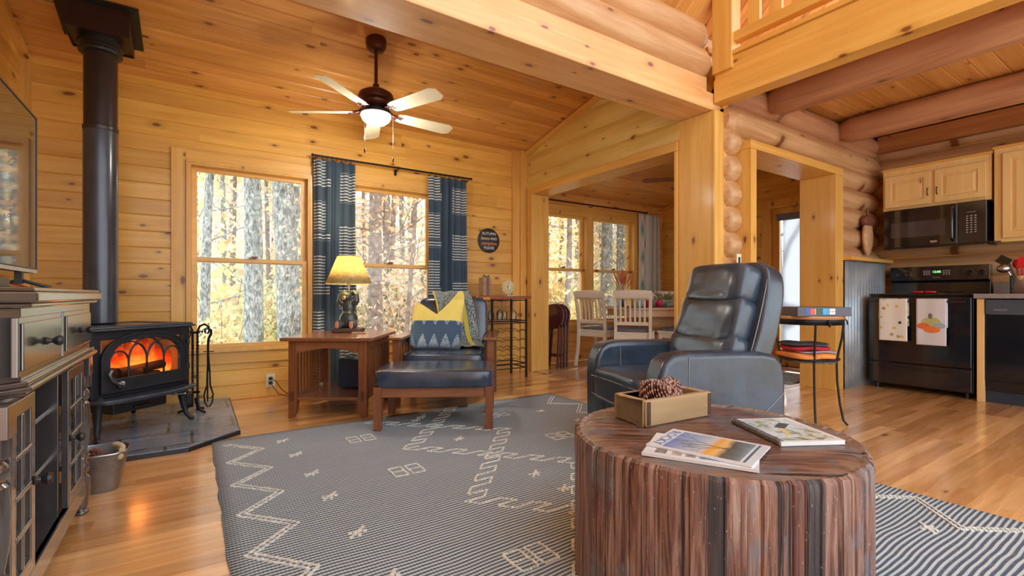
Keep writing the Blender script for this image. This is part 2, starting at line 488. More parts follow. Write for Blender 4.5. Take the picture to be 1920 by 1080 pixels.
# corner boards
def trim(n, x0, x1, y0, y1, z0, z1, m, bevel=.003):
    mb = MB(); mb.box(x0, x1, y0, y1, z0, z1); return struct('trim_%d' % n, mb, m, bevel=bevel, seg=1)
trim(1, XL-.01, XL+.05, YW-.05, YW, 0, 2.6, M['pz'])
trim(2, XP-.20, XP-.10, YW-.03, YW-.001, 0, 2.63, M['pz'])
trim(3, XP-.10, XP, YW-.055, YW-.001, 0, 2.63, M['pz'])
# partition: log siding above the wide opening
PO = (2.57, 4.58); PZ = 2.10
boards('wall_right', (XP, YW, 0), (0,-1,0), (0,0,1), (-1,0,0), YW-2.53, 3.25, holes=[(YW-PO[1]-.03, 9, 0, PZ+.06)], mat=M['siding'], row=.215, th=.09, prof='log')
trim(4, XP-.032, XP+.02, PO[0]-.028, PO[1]+.09, PZ-.004, PZ+.075, M['py'])
trim(5, XP+.0, XP+.23, PO[0], PO[1], PZ, PZ+.05, M['py'])
trim(6, XP-.03, XP+.23, PO[1], PO[1]+.09, 0, PZ, M['pz'])
trim(7, XP-.03, XP+.23, PO[0]-.028, PO[0], 0, PZ-.005, M['pz'])
boards('wall_dining_partition', (XP+.23, 2.3, 0), (0,1,0), (0,0,1), (1,0,0), YD-2.3, 2.75, holes=[(PO[0]-2.34, PO[1]-2.26, 0, PZ+.045)], mat=M['wall'], th=.1)
# sloping trim at partition / ceiling and at left wall / ceiling
for n, xx, in ((8, XP-.045), (9, XL+.0)):
    mb = MB(); y0 = YW-.02; y1 = 2.5
    mb.add([(xx, y0, CW-.055), (xx+.045, y0, CW-.055), (xx+.045, y0, CW+.0), (xx, y0, CW+.0),
            (xx, y1, CW-.055+SL*(y0-y1)), (xx+.045, y1, CW-.055+SL*(y0-y1)), (xx+.045, y1, CW+SL*(y0-y1)), (xx, y1, CW+SL*(y0-y1))],
           [(0,1,2,3),(7,6,5,4),(0,4,5,1),(1,5,6,2),(2,6,7,3),(3,7,4,0)])
    struct('trim_%d' % n, mb, M['py'])
# post and beam
trim(10, XP-.012, XP+.10, 2.23, 2.541, 0, 2.334, M['pz'])
trim(11, XP-.014, XP+.106, 2.205, 2.2295, 0, 2.335, M['pz'])
mb = MB(); mb.box(XL-.1, XP+.10, 2.23, 2.54, 2.335, 2.467)
struct('trim_12', mb, M['beam'], bevel=.006)
mb = MB(); mb.box(XL-.1, XP-.02, 2.27, 2.5, 2.467, 2.60)
struct('trim_13', mb, M['beam'], bevel=.004)
log('trim_14', (XL-.1, 2.34, 2.70), (XP+.02, 2.34, 2.70), .128, M['log'], 3)
log('trim_15', (XL-.1, 2.36, 2.93), (XP+.02, 2.36, 2.93), .118, M['log'], 5)
mb = MB(); mb.box(XL-.1, 6.4, 2.42, 2.5, 2.60, 3.2); struct('wall_log_backing', mb, M['px'])
# vault over the main room, rising towards the camera
va = R(42)
boards('ceiling_vault', (6.4, 2.47, 2.99), (0,-math.cos(va),math.sin(va)), (-1,0,0), (0,-math.sin(va),-math.cos(va)), 3.9, 7.5, mat=M['ceil'], th=.05)
# loft edge: beam, fascia, ledge, newel, railing
trim(16, XP-.002, XP+.13, -2.0, 2.225, 2.385, 2.56, M['py'], .005)
trim(17, XP+.012, XP+.10, -2.0, 2.225, 2.56, 2.70, M['py'], .004)
trim(18, XP-.005, XP+.10, -2.0, 2.225, 2.70, 2.735, M['py'], .004)
lr = thing('loft_railing', 'pine balcony railing with flat balusters above the big corner post', 'railing', (XP+.05, 0, 2.735))
mb = MB(); mb.box(-.062, .058, 2.07, 2.232, -.13, 1.1); obj('newel_post', mb, M['pz'], lr, bevel=.004)
mb = MB(); mb.box(-.03, .04, -2.0, 2.07, .07, .145); obj('bottom_rail', mb, M['py'], lr, bevel=.004)
mb = MB(); mb.box(-.04, .05, -2.0, 2.07, .95, 1.0); obj('top_rail', mb, M['py'], lr, bevel=.004)
for k in range(9):
    y = 1.93-k*.155
    mb = MB(); mb.box(-.012, .02, y-.045, y+.045, .145, .95); obj('baluster', mb, M['pz'], lr, bevel=.003)
# kitchen ceiling under the loft, joist logs
boards('ceiling_kitchen', (XP+.1, -2.0, 2.625), (1,0,0), (0,1,0), (0,0,-1), 3.1, 4.3, mat=M['ceil'], th=.08, row=.14)
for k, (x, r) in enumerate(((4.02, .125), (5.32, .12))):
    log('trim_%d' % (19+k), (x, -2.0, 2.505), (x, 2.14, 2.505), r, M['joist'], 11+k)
# log wall between post and kitchen corner, with a doorway
DX = (3.70, 5.06); DZ = 2.05; YL = 2.235
for k in range(13):
    z = .10+k*.2
    if k == 12: z = 2.50
    rr = .112 if k < 11 else .125
    if k == 11: z = 2.285; rr = .122
    if k == 10: z = 2.11
    if z < 2.10:
        log('wall_log', (XP+.10, YL, z), (3.625, YL, z), rr, M['log'], k)
        log('wall_log', (5.13, YL, z), (XR+.1, YL, z), rr, M['log'], k+30)
    elif k == 10:
        log('wall_log', (XP+.10, YL, z), (3.625, YL, z), rr, M['log'], k)
        log('wall_log', (5.13, YL, z), (XR+.1, YL, z), rr, M['log'], k+30)
    else:
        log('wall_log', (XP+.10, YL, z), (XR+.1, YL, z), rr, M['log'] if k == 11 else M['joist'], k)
mb = MB(); mb.box(XP+.1, 3.64, YL-.03, YL+.12, 0, 2.6); mb.box(5.12, XR+.1, YL-.03, YL+.12, 0, 2.6); mb.box(3.64, 5.12, YL-.03, YL+.12, 2.125, 2.6)
struct('wall_log_core', mb, M['px'])
trim(21, 3.62, 3.70, 2.075, 2.40, 0, DZ, M['pz'])
trim(22, 5.06, 5.22, 2.075, 2.40, 0, DZ, M['pz'])
trim(23, 3.62, 5.22, 2.075, 2.40, DZ, DZ+.07, M['px'])
boards('wall_dining_front', (XR, 2.41, 0), (-1,0,0), (0,0,1), (0,1,0), XR-XP, 2.9, holes=[(XR-DX[1]-.03, XR-DX[0]+.03, 0, DZ+.04)], mat=M['wall'], th=.05)
# kitchen wall
for k in range(12):
    z = .12+k*.215
    log('wall_log', (XR+.17, 2.25, z), (XR+.17, -1.6, z), .118, M['log'], 60+k)
mb = MB(); mb.box(XR+.12, XR+.3, -1.6, 2.3, 0, 2.7); struct('wall_kitchen', mb, M['py'])
trim(24, XR-.05, XR+.03, -1.5, 2.12, 2.43, 2.60, wood('dark board along y', (.50,.22,.07), (.36,.13,.04), 'y', knots=.2))
# corrugated metal wainscot and ledge
t = NT('galvanised sheet'); v = t.coord(); f = t.noise(v, 4, 5); f2 = t.noise(v, 30, 3)
corr = t.fin(t.mix(t.ramp(f, [(.3,0),(.7,1)]), (.30,.40,.48), (.62,.69,.74)), t.math('MULTIPLY_ADD', f2, .2, .35), .5)
mb = MB(); mb.sheet(lambda u, w: (5.22+u*.97, 2.062+.009*math.sin(u*.97/.068*2*math.pi), w*1.235), 240, 2)
struct('wall_corrugated_panel', mb, corr, solid=.003)
trim(26, 5.21, 6.2, 1.995, 2.13, 1.24, 1.275, M['px'])

# dining room
DW1 = (3.72, 4.60); DW2 = (4.66, 5.56); DWZ = (.50, 2.03)
boards('wall_dining_window', (XP, YD, 0), (1,0,0), (0,0,1), (0,-1,0), XR-XP+.1, 2.5, holes=[(DW1[0]-XP, DW1[1]-XP, *DWZ), (DW2[0]-XP, DW2[1]-XP, *DWZ)], mat=M['ceil'], th=.15)
DD = (2.42, 3.32); DDZ = 2.04
boards('wall_dining_right', (XR, YD, 0), (0,-1,0), (0,0,1), (-1,0,0), YD-2.3, 3.1, holes=[(YD-DD[1], YD-DD[0], 0, DDZ)], mat=M['wall'], th=.12)
boards('ceiling_dining', (XP+.1, YD+.02, 2.27), (1,0,0), (0,-math.cos(ca),math.sin(ca)), (0,-math.sin(ca),-math.cos(ca)), XR-XP, 2.75, mat=M['ceil'], th=.05)
mb = MB(); mb.bar((XR-.02, YD, 2.245), (XR-.02, 2.4, 2.245+2.6*SL), .04, .05); struct('trim_27', mb, M['py'])
mb = MB(); mb.box(XP+.0, XP+.24, PO[0]-.1, PO[1]+.1, 0, .008); mb.box(XP+.1, XR, 2.4, YD, 0, .004); 
t = wood('dining floor boards', (.62,.40,.24), (.45,.25,.14), 'x', row=.09, blen=1.1, var=.5, rough=.22, coat=.5)
struct('floor_dining', mb, t)

# ------------------------------------------------------------------ windows
def window(n, x0, x1, z0, z1, Y, label, face=-1, mat=None, apron=True, mid=1.19):
    """double hung unit facing -Y; Y is the wall face"""
    w = thing('window_%d' % n, label, None, ((x0+x1)/2, Y, 0), kind='structure')
    hw = (x1-x0)/2; f = .035; s = .042
    mb = MB(); mb.ring(rect(-hw, hw, z0, z1), rect(-hw+f, hw-f, z0+f, z1-f), -.028, .15)
    mb.ring(rect(-hw-.0, hw+.0, z0, z1), rect(-hw+.02, hw-.02, z0+.02, z1-.02), -.036, -.0285)
    obj('window_frame', mb, M['pz'], w, bevel=.002, seg=1)
    for (a, b, yy) in ((mid-.01, z1-f, .055), (z0+f, mid+.03, .015)):
        mb = MB(); mb.ring(rect(-hw+f, hw-f, a, b), rect(-hw+f+s, hw-f-s, a+s*.8, b-s*.8), yy, yy+.035)
        sh = obj('sash', mb, M['px'], w, bevel=.002, seg=1)
        mb = MB(); mb.box(-hw+f+s-.002, hw-f-s+.002, yy+.015, yy+.019, a+s*.8-.002, b-s*.8+.002)
        obj('glass_pane', mb, M['glass'], sh)
    mb = MB(); mb.box(-.03, .03, -.005, .014, mid+.03, mid+.04); mb.box(-.01, .035, -.008, .008, mid+.04, mid+.05)
    obj('sash_lock', mb, M['bronze'], w)
    return w
window(1, *W1, *WZ, YW, 'double-hung pine window beside the wood stove')
window(2, *W2, *WZ, YW, 'double-hung pine window behind the armchair')
window(3, *DW1, *DWZ, YD, 'left of the two dining room windows', mid=1.24)
window(4, *DW2, *DWZ, YD, 'right dining room window beside the pale curtain', mid=1.24)
# casings around living windows
def casing(n, x0, x1, z0, z1, Y, wl, wr, wt, wb, th=.016):
    mb = MB(); y0 = Y-th
    if wl: mb.box(x0-wl, x0, y0, Y, z0-wb, z1+wt)
    if wr: mb.box(x1, x1+wr, y0, Y, z0-wb, z1+wt)
    struct('trim_%d' % n, mb, M['pz'], bevel=.002, seg=1)
    mb = MB(); mb.box(x0, x1, y0, Y, z1, z1+wt); mb.box(x0, x1, y0, Y, z0-wb, z0)
    struct('trim_%d' % (n+1), mb, M['px'], bevel=.002, seg=1)
casing(28, *W1, *WZ, YW, .10, .0, .09, .10)
casing(30, *W2, *WZ, YW, .08, .07, .09, .10)
casing(32, DW1[0], DW2[1], *DWZ, YD, .08, .06, .08, .08)
mb = MB(); mb.box(DW1[1], DW2[0], YD-.03, YD+.1, DWZ[0], DWZ[1]); struct('trim_34', mb, M['pz'])
trim(35, W1[1], W2[0]-.08, YW-.012, YW, WZ[0]-.1, WZ[1]+.09, M['pz'])

# exterior door of the dining room (glass, with shade) on the right wall
dr = thing('door_1', 'glazed exterior door with a drawn-up grey blind, right wall of dining room', None, (XR, (DD[0]+DD[1])/2, 0), R(-90), kind='structure')
hw = (DD[1]-DD[0])/2
mb = MB(); mb.ring(rect(-hw-.08, hw+.08, -.0, DDZ+.09), rect(-hw+.03, hw-.03, .0, DDZ-.03), -.02, .13); o = obj('door_frame', mb, M['pz'], dr, bevel=.002, seg=1)
mb = MB(); mb.ring(rect(-hw+.03, hw-.03, .01, DDZ-.03), rect(-hw+.12, hw-.12, .22, DDZ-.13), .03, .07)
dl = obj('door_leaf', mb, M['pz'], dr, bevel=.003)
mb = MB(); mb.box(-hw+.118, hw-.118, .045, .05, .218, DDZ-.128); obj('glass_pane', mb, M['glass'], dl)
mb = MB(); mb.box(-hw+.10, hw-.10, .012, .03, DDZ-.19, DDZ-.11); mb.cyl((-hw+.09, .015, DDZ-.125), (hw-.09, .015, DDZ-.125), .016)
obj('roller_blind', mb, plain('grey blind', (.16,.20,.30), .7), dr)
t = NT('translucent blind'); t.fin((.50,.56,.68), .9, 0, .2)
tl = t.n.new('ShaderNodeBsdfTranslucent'); tl.inputs[0].default_value = (.74,.80,.90,1); mx = t.n.new('ShaderNodeMixShader'); mx.inputs[0].default_value = .65
t.l.new(t.b.outputs[0], mx.inputs[1]); t.l.new(tl.outputs[0], mx.inputs[2]); t.l.new(mx.outputs[0], t.out.inputs[0])
mb = MB(); mb.box(-hw+.17, hw-.125, .020, .022, .26, DDZ-.13); mb.cyl((-hw+.17, .021, .26), (hw-.125, .021, .26), .006, seg=8); obj('blind_fabric', mb, t.m, dr)
mb = MB(); mb.cyl((hw-.075, .03, .98), (hw-.075, -.03, .98), .012); mb.cyl((hw-.075, -.025, .98), (hw-.18, -.025, .98), .009); obj('door_handle', mb, M['steel'], dr)
# ================================================================== RUG
def mk_rug():
    t = NT('flat woven rug'); v = t.coord(); o = t.sep(v)
    wob = t.math('MULTIPLY_ADD', t.noise(v, 2.2, 2), .05, -.025)
    y = t.math('ADD', o[1], wob)
    rib = t.math('PINGPONG', y, .0092)
    rib = t.math('DIVIDE', rib, .0092)
    x2 = t.math('DIVIDE', t.math('PINGPONG', o[0], .006), .006)
    f = t.math('ADD', t.math('MULTIPLY', rib, .8), t.math('MULTIPLY', x2, .2))
    f = t.ramp(f, [(.38, 0), (.60, 1)])
    n = t.noise(v, 1.4, 3); n2 = t.noise(t.comb(t.math('MULTIPLY', o[0], 3), t.math('MULTIPLY', o[1], 60), 0), 1.0, 3)
    dark = t.mix(n, (.07,.10,.14), (.12,.16,.21)); lite = t.mix(n2, (.44,.51,.56), (.64,.68,.66))
    c = t.mix(f, dark, lite)
    c = t.mix(t.ramp(t.noise(v, 40, 2), [(.55,0),(.8,.3)]), c, (.40,.38,.32))
    return t.fin(c, .92, 0, .1, 0, t.bump(f, .8, .004))
M['rug'] = mk_rug()
M['yarn'] = plain('cream yarn', (.74,.75,.68), .95, var=.3, scale=60, bump=.8, bscale=160)
RX0, RX1, RY0, RY1 = .10, 2.72, -.35, 3.47
mb = MB()
nx, ny = 40, 60
def rz(x, y):
    return .007+.0012*mn.noise(Vector((x*3, y*3, 0)))
def ex(v, a, b, k, other):
    return v+.006*mn.noise(Vector((other*9, k, 3)))
vs = []; fs = []
for i in range(nx+1):
    for j in range(ny+1):
        x = RX0+(RX1-RX0)*i/nx; y = RY0+(RY1-RY0)*j/ny
        if i in (0, nx): x += .010*mn.noise(Vector((y*7, i, 3)))
        if j in (0, ny): y += .008*mn.noise(Vector((x*7, j, 3)))
        vs.append((x, y, rz(x, y)))
fs = [(i*(ny+1)+j, (i+1)*(ny+1)+j, (i+1)*(ny+1)+j+1, i*(ny+1)+j+1) for i in range(nx) for j in range(ny)]
mb.add(vs, fs)
rug = obj('area_rug', mb, M['rug'])
m_ = rug.modifiers.new('s', 'SOLIDIFY'); m_.thickness = .006; m_.offset = -1
tag(rug, 'large grey-blue flat woven rug with cream motifs on the wooden floor', 'rug')
mot = MB()
rr_ = random.Random(3)
def stitch(a, b, w=.012, dash=.016):
    a = Vector(a); b = Vector(b); L = (b-a).length; n = max(1, int(L/dash)); d = (b-a)/n
    for k in range(n):
        p = a+d*(k+.12); q = a+d*(k+.90); j = rr_.uniform(-.0015, .0015)
        mot.bar((p.x+j, p.y+j, rz(p.x, p.y)+.0018), (q.x+j, q.y+j, rz(q.x, q.y)+.0018), w, .004)
def zig(pts, off):
    for s_ in (-off/2, off/2):
        for a, b in zip(pts[:-1], pts[1:]): stitch((a[0]+s_, a[1], 0), (b[0]+s_, b[1], 0), .009)
zl = []; zr = []
for k in range(11):
    y = 3.33-.365*k
    if y > RY0+.1: zl += [(.165, y), (.335, y-.20)]; zr += [(2.655, y), (2.45, y-.20)]
zig(zl, .030); zig(zr, .030)
def cross(x, y, s=.035):
    stitch((x-s, y-s, 0), (x+s*.2, y+s*.2, 0)); stitch((x-s, y+s*.2, 0), (x+s, y-s*.2, 0)); stitch((x+s*.1, y, 0), (x+s, y+s, 0)); stitch((x, y-s, 0), (x+.01, y+s*.4, 0))
for p in [(.464,3.234), (.484,2.912), (.5,2.559), (.509,2.224), (.52,1.83), (.52,1.48), (.52,1.12), (.52,.76), (1.382,2.671), (1.43,1.939), (1.40,3.30), (1.335,3.246), (2.241,2.962), (2.3,2.6), (2.3,2.25), (2.3,1.9), (2.33,1.55), (2.33,1.2), (2.35,.65), (1.35,1.2), (1.43,1.713)]: cross(*p)
def glyph(x, y, w=.05, h=.075):
    for s_ in (-1, 1):
        cx = x+s_*.045
        for a, b in (((-.5,-.5),(.5,-.5)), ((.5,-.5),(.5,.5)), ((.5,.5),(-.5,.5)), ((-.5,.5),(-.5,-.5)), ((-.5,0),(.5,0))):
            stitch((cx+a[0]*.066, y+a[1]*h*1.6, 0), (cx+b[0]*.066, y+b[1]*h*1.6, 0), .008, .012)
for p in [(.875,3.01), (.913,2.34), (.965,1.33), (.93,.6), (1.90,3.05), (1.95,2.37), (1.98,1.3)]: glyph(*p)
def ladder(pts):
    for a, b in zip(pts[:-1], pts[1:]):
        a = Vector((*a, 0)); b = Vector((*b, 0)); n = int((b-a).length/.075)
        for k in range(n):
            p = a.lerp(b, k/n); q = a.lerp(b, (k+1)/n)
            stitch((p.x-.05, p.y, 0), (p.x+.05, p.y, 0), .010)
            x = .05 if k % 2 else -.05
            stitch((p.x+x, p.y, 0), (q.x+x, q.y, 0), .010)
ladder([(1.72,3.44), (1.07,2.67), (1.73,1.95), (1.05,1.15), (1.73,.35)])
ladder([(1.05,3.36), (1.73,2.68), (1.03,1.84), (1.73,1.05), (1.05,.3)])
obj('woven_motif', mot, M['yarn'], rug, smooth=False)

# ================================================================== HEARTH, STOVE, PIPE
mb = MB(); mb.prism([(XL, YW-.002), (XL, 3.33), (-.02, 3.33), (.255, 3.575), (.262, YW-.002)], 0.0005, .03, 'z')
h = obj('hearth_pad', mb, M['slate'], bevel=.004)
tag(h, 'slate tiled corner hearth pad with clipped corner under the wood stove', 'hearth')
ed = MB(); ed.prism([(XL, 3.322), (-.016, 3.322), (.263, 3.57), (.27, YW-.002), (.262, YW-.002), (.255, 3.575), (-.02, 3.33), (XL, 3.33)], .0005, .0245, 'z')
obj('edge_band', ed, M['black'], h)

st = thing('wood_stove', 'black cast iron wood stove with arched glass door and orange fire', 'stove', (-.2525, 3.883, .0305), R(39.9))
def arch(w, z0, zs, zt, n=20, p=.5):
    P = [(-w, z0), (w, z0), (w, zs)]
    for k in range(1, n):
        a = math.pi*k/n
        P.append((w*math.copysign(abs(math.cos(a))**(.85), math.cos(a)), zs+(zt-zs)*math.sin(a)**.9))
    P.append((-w, zs)); return P
DB = .50     # depth
mb = MB()
mb.box(-.31, -.27, 0, DB, .27, .655); mb.box(.27, .31, 0, DB, .27, .655)
mb.box(-.31, .31, DB-.03, DB, .27, .655); mb.box(-.31, .31, 0, DB, .25, .285); mb.box(-.31, .31, 0, DB, .63, .655)
mb.ring(rect(-.31, .31, .25, .655), rect(-.255, .255, .305, .60), -.002, .03)
mb.box(-.29, .29, .11, DB, .20, .25)
obj('stove_body', mb, M['iron'], st, bevel=.006)
mb = MB(); mb.box(-.335, .335, -.03, DB+.01, .655, .668); mb.box(-.325, .325, -.018, DB, .668, .678)
for k in range(3): mb.ring(rect(-.32+k*.03, .32-k*.03, .0+k*.03-.012, DB-.01-k*.03), rect(-.30+k*.03, .30-k*.03, .012+k*.03-.012, DB-.022-k*.03), .676, .684, 'z')
obj('top_plate', mb, M['enamel'], st, bevel=.005)
mb = MB(); mb.ring(arch(.268, .29, .47, .632), arch(.222, .365, .47, .600), -.028, .0)
mb.ring(arch(.274, .284, .47, .638), arch(.262, .296, .47, .626), -.034, -.028)
dor = obj('door', mb, M['iron'], st, bevel=.003)
mb = MB(); mb.box(-.222, .222, -.012, -.008, .365, .60); obj('door_glass', mb, glassy('stove glass', (1,.93,.85), .8), dor)
tr = MB()
def garch(cx, w, zb, zs, zt):
    P = [(cx-w, -.018, zb), (cx-w, -.018, zs)]
    for k in range(1, 8): a = math.pi/2*k/8; P.append((cx-w+w*(1-math.cos(a)), -.018, zs+(zt-zs)*math.sin(a)))
    P.append((cx, -.018, zt))
    for k in range(7, 0, -1): a = math.pi/2*k/8; P.append((cx+w-w*(1-math.cos(a)), -.018, zs+(zt-zs)*math.sin(a)))
    P += [(cx+w, -.018, zs), (cx+w, -.018, zb)]
    tr.tube(P, .0055, 6)
for cx, zt in ((-.111,.585), (0,.602), (.111,.585)): garch(cx, .111, .36, .455, zt)
for cx in (-.167, -.0555, .0555, .167): garch(cx, .0555, .36, .46, .565 if abs(cx) < .1 else .53)
obj('tracery', tr, M['iron'], dor)
mb = MB(); mb.lathe([(0,0),(.018,.0),(.022,.006),(.016,.016),(.0,.02)], (0,0,0), 16); mb.M = Matrix.Identity(4)
hd = MB(); hd.M = Matrix.Translation((-.165, -.034, .325)) @ Matrix.Rotation(R(90), 4, 'X'); hd.lathe([(.022,0),(.024,.006),(.016,.014),(.0,.018)], seg=18)
hd.M = Matrix.Identity(4)
hd.tube([(-.165,-.052,.325), (-.20,-.06,.335), (-.235,-.065,.36), (-.250,-.062,.40), (-.235,-.055,.42)], [.008,.009,.009,.012,.014], 10)
obj('door_handle', hd, plain('blackened steel handle', (.12,.12,.13), .3, .8), dor)
for z in (.36, .53):
    mb = MB(); mb.cyl((.283, -.02, z), (.283, -.02, z+.035), .011, seg=10); obj('hinge', mb, M['iron'], dor)
# ash lip: half ellipse shelf
mb = MB(); P = [(-.31, 0.0)]+[(.33*math.cos(math.pi+math.pi*k/20), -.135*math.sin(math.pi*k/20)**.7) for k in range(21)]+[(.31, 0.0)]
mb.prism(P, .235, .252, 'z'); mb.prism([(p[0]*.92, p[1]*.85) for p in P], .222, .235, 'z')
obj('ash_lip', mb, M['enamel'], st, bevel=.004)
mb = MB(); mb.box(-.17, .17, .03, .40, .135, .21); mb.box(-.05, .05, .015, .03, .15, .17); obj('ash_pan', mb, M['black'], st, bevel=.01)
mb = MB(); mb.cyl((.19, .02, .19), (.26, -.01, .19), .006, seg=8); mb.ball((.265, -.012, .19), .011); obj('air_lever', mb, M['steel'], st)
for sx in (-1, 1):
    for y in (.015, DB-.03):
        s_ = -1 if y < .1 else 1
        lg = MB(); lg.tube([(sx*.25, y, .26), (sx*.262, y, .20), (sx*.27, y+s_*.008, .12), (sx*.28, y+s_*.02, .05), (sx*.295, y+s_*.045, .016), (sx*.31, y+s_*.06, .0125)], [.034,.028,.020,.015,.014,.012], 10)
        obj('leg', lg, M['iron'], st)
# fire: liner, logs, flames
mb = MB(); mb.box(-.27, .27, .13, .14, .285, .63); mb.box(-.27, -.262, .03, .14, .285, .63); mb.box(.262, .27, .03, .14, .285, .63); mb.box(-.27, .27, .03, .14, .285, .30)
obj('firebox_liner', mb, plain('fire brick', (.45,.30,.18), .9), st)
mb = MB(); mb.cyl((-.2,.09,.335), (.16,.10,.33), .036, seg=10); mb.cyl((-.12,.06,.385), (.2,.11,.40), .03, seg=10); mb.cyl((-.19,.1,.40), (.02,.06,.37), .028, seg=10)
obj('burning_log', mb, plain('charred log', (.05,.02,.015), .95, var=.5), st)
t = NT('flames'); v = t.coord(); o = t.sep(v)
f = t.noise(t.comb(t.math('MULTIPLY', o[0], 6), o[1], t.math('MULTIPLY', o[2], 5)), 1.0, 5, .6, 1.2)
hgt = t.math('MULTIPLY_ADD', o[2], 3.2, -.95)      # hotter near the coals
hot = t.math('SUBTRACT', t.math('ADD', f, .42), t.math('ADD', hgt, t.math('MULTIPLY', t.math('ABSOLUTE', t.math('SUBTRACT', o[0], .03)), 1.3)))
c = t.ramp(hot, [(.02, (.16,.008,.0)), (.22, (.75,.05,.004)), (.42, (1.0,.20,.02)), (.65, (1.0,.46,.08)), (.85, (1,.72,.30))])
fire = t.fin((.02,.01,.005), .9, emit=c, estr=1.25)
mb = MB()
rf = random.Random(5)
for k in range(15):
    x = -.235+.47*k/14; hh = .17+.10*math.sin(math.pi*(k+.5)/15)+rf.uniform(-.02, .03)
    mb.puff((x, .118+rf.uniform(-.01,.004), .31+hh/2), (.055, .02, hh), .9, 12, 12, fn=lambda p, h=hh, ph=rf.uniform(0, 6): (p.x*(1-.45*max(0, p.z/h))+.010*math.sin(p.z*25+ph), p.y, p.z))
obj('flame', mb, fire, st)
fl = bpy.data.lights.new('fire_light', 'POINT'); fl.energy = 1.2; fl.color = (1,.35,.08); fl.shadow_soft_size = .06
fo = bpy.data.objects.new('fire_light', fl); col.objects.link(fo); fo.parent = st; fo.location = (0, .05, .50)

sp_ = thing('stove_pipe', 'tall black double wall stove pipe rising to the pine ceiling', 'stove pipe', (-.506, 4.19, 0))
mb = MB(); mb.lathe([(.082,.712),(.092,.72),(.092,1.99)], seg=40)
obj('lower_pipe', mb, M['enamel'], sp_)
mb = MB(); mb.lathe([(.092,1.99),(.0945,1.995),(.0945,2.02),(.089,2.025),(.089,2.52)], seg=40)
obj('upper_pipe', mb, plain('brown black pipe', (.045,.034,.036), .34, .5), sp_)
mb = MB(); mb.lathe([(.10,2.50),(.115,2.505),(.118,2.52),(.108,2.53),(.108,2.55),(.122,2.555),(.122,2.575),(.108,2.58),(.108,2.62)], seg=40)
obj('collar', mb, M['black'], sp_)
zc = CW+SL*(YW-4.19)
mb = MB(); mb.ring([(-.165,-.165),(.165,-.165),(.165,.165),(-.165,.165)], [(-.16,-.16),(.16,-.16),(.16,.16),(-.16,.16)], 2.59, 2.82, 'z'); mb.box(-.163, .163, -.163, .163, 2.60, 2.605)
obj('support_box', mb, plain('dark brown steel box', (.040,.022,.018), .4, .4), sp_)
mb = MB(); mb.M = Matrix.Translation((0, 0, zc-.006)) @ Matrix.Rotation(-ca, 4, 'X'); mb.ring(rect(-.215, .215, -.215, .215), rect(-.166, .166, -.172, .172), -.006, .004, 'z')
obj('ceiling_flange', mb, M['black'], sp_)

# ================================================================== FIREPLACE TOOLS
stand = thing('tool_stand', 'black wrought iron fireplace tool stand with twisted stems on hearth', 'tool stand', (.02, 4.30, .031), R(-33))
def twist(mbx, x, y, z0, z1, r=.0075, tw=22):
    for ph in (0, math.pi):
        mbx.tube([(x+r*.6*math.cos(ph+tw*(z-z0)*6), y+r*.6*math.sin(ph+tw*(z-z0)*6), z) for z in [z0+(z1-z0)*k/40 for k in range(41)]], r*.75, 6)
mb = MB()
for s_ in (-1, 1):
    P = [(s_*.10, -.04, .005), (s_*.05, -.03, .02), (s_*.022, 0, .07), (s_*.018, 0, .15), (s_*.018, 0, .42)]
    mb.tube(P, .008, 8); twist(mb, s_*.018, 0, .42, .52)
    mb.tube([(s_*.018, 0, .52), (s_*.018, 0, .60), (s_*.035, 0, .64), (s_*.07, 0, .655), (s_*.10, 0, .635), (s_*.105, 0, .60), (s_*.092,0,.585)], .008, 8)
mb.tube([(0,.02,.005),(0,.03,.02),(0,.0,.10)], .008, 8); mb.tube([(0,.10,.005),(0,.04,.02),(0,.0,.10)], .008, 8)
mb.box(-.03, .03, -.012, .012, .585, .60); mb.box(-.03, .03, -.012, .012, .14, .155)
mb.tube([(0,0,.592),(0,.06,.60),(0,.085,.585),(0,.09,.605)], .005, 8); mb.tube([(0,0,.592),(0,-.06,.60),(0,-.085,.585),(0,-.09,.605)], .005, 8)
obj('stand_frame', mb, M['blackmetal'], stand)
def tool(name, label, off, build):
    th_ = thing(name, label, 'fireplace tool', (.02+off[0], 4.30+off[1], .031)); mbx = MB()
    mbx.tube([(-.018,0,.585),(-.02,0,.612),(0,0,.625),(.02,0,.61),(.02,0,.58),(.004,0,.545),(0,0,.50),(0,0,.30)], .0048, 8)
    obj('shaft', mbx, M['blackmetal'], th_); build(th_); return th_
cA, sA = math.cos(R(-33)), math.sin(R(-33))
def offs(x, y): return (x*cA-y*sA, x*sA+y*cA)
def b_brush(p):
    mb = MB(); mb.lathe([(.004,.32),(.02,.315),(.026,.30),(.026,.25)], seg=12); obj('brush_collar', mb, M['enamel'], p)
    mb = MB(); rb = random.Random(2)
    for k in range(90):
        a = rb.uniform(0, 6.28); q = math.sqrt(rb.random())*.024
        mb.cyl((q*math.cos(a), q*math.sin(a), .25), (q*1.25*math.cos(a), q*1.25*math.sin(a), .13), .0012, seg=4)
    obj('bristle', mb, plain('straw bristles', (.60,.48,.22), .9), p, smooth=False)
def b_tongs(p):
    mb = MB()
    for s_ in (-1, 1): mb.tube([(0,0,.42),(s_*.008,0,.30),(s_*.010,0,.20),(s_*.028,0,.13),(s_*.024,0,.07),(s_*.004,0,.035)], .0055, 8)
    mb.cyl((-.035,0,.45), (.035,0,.45), .004, seg=6); obj('tongs_arm', mb, M['blackmetal'], p)
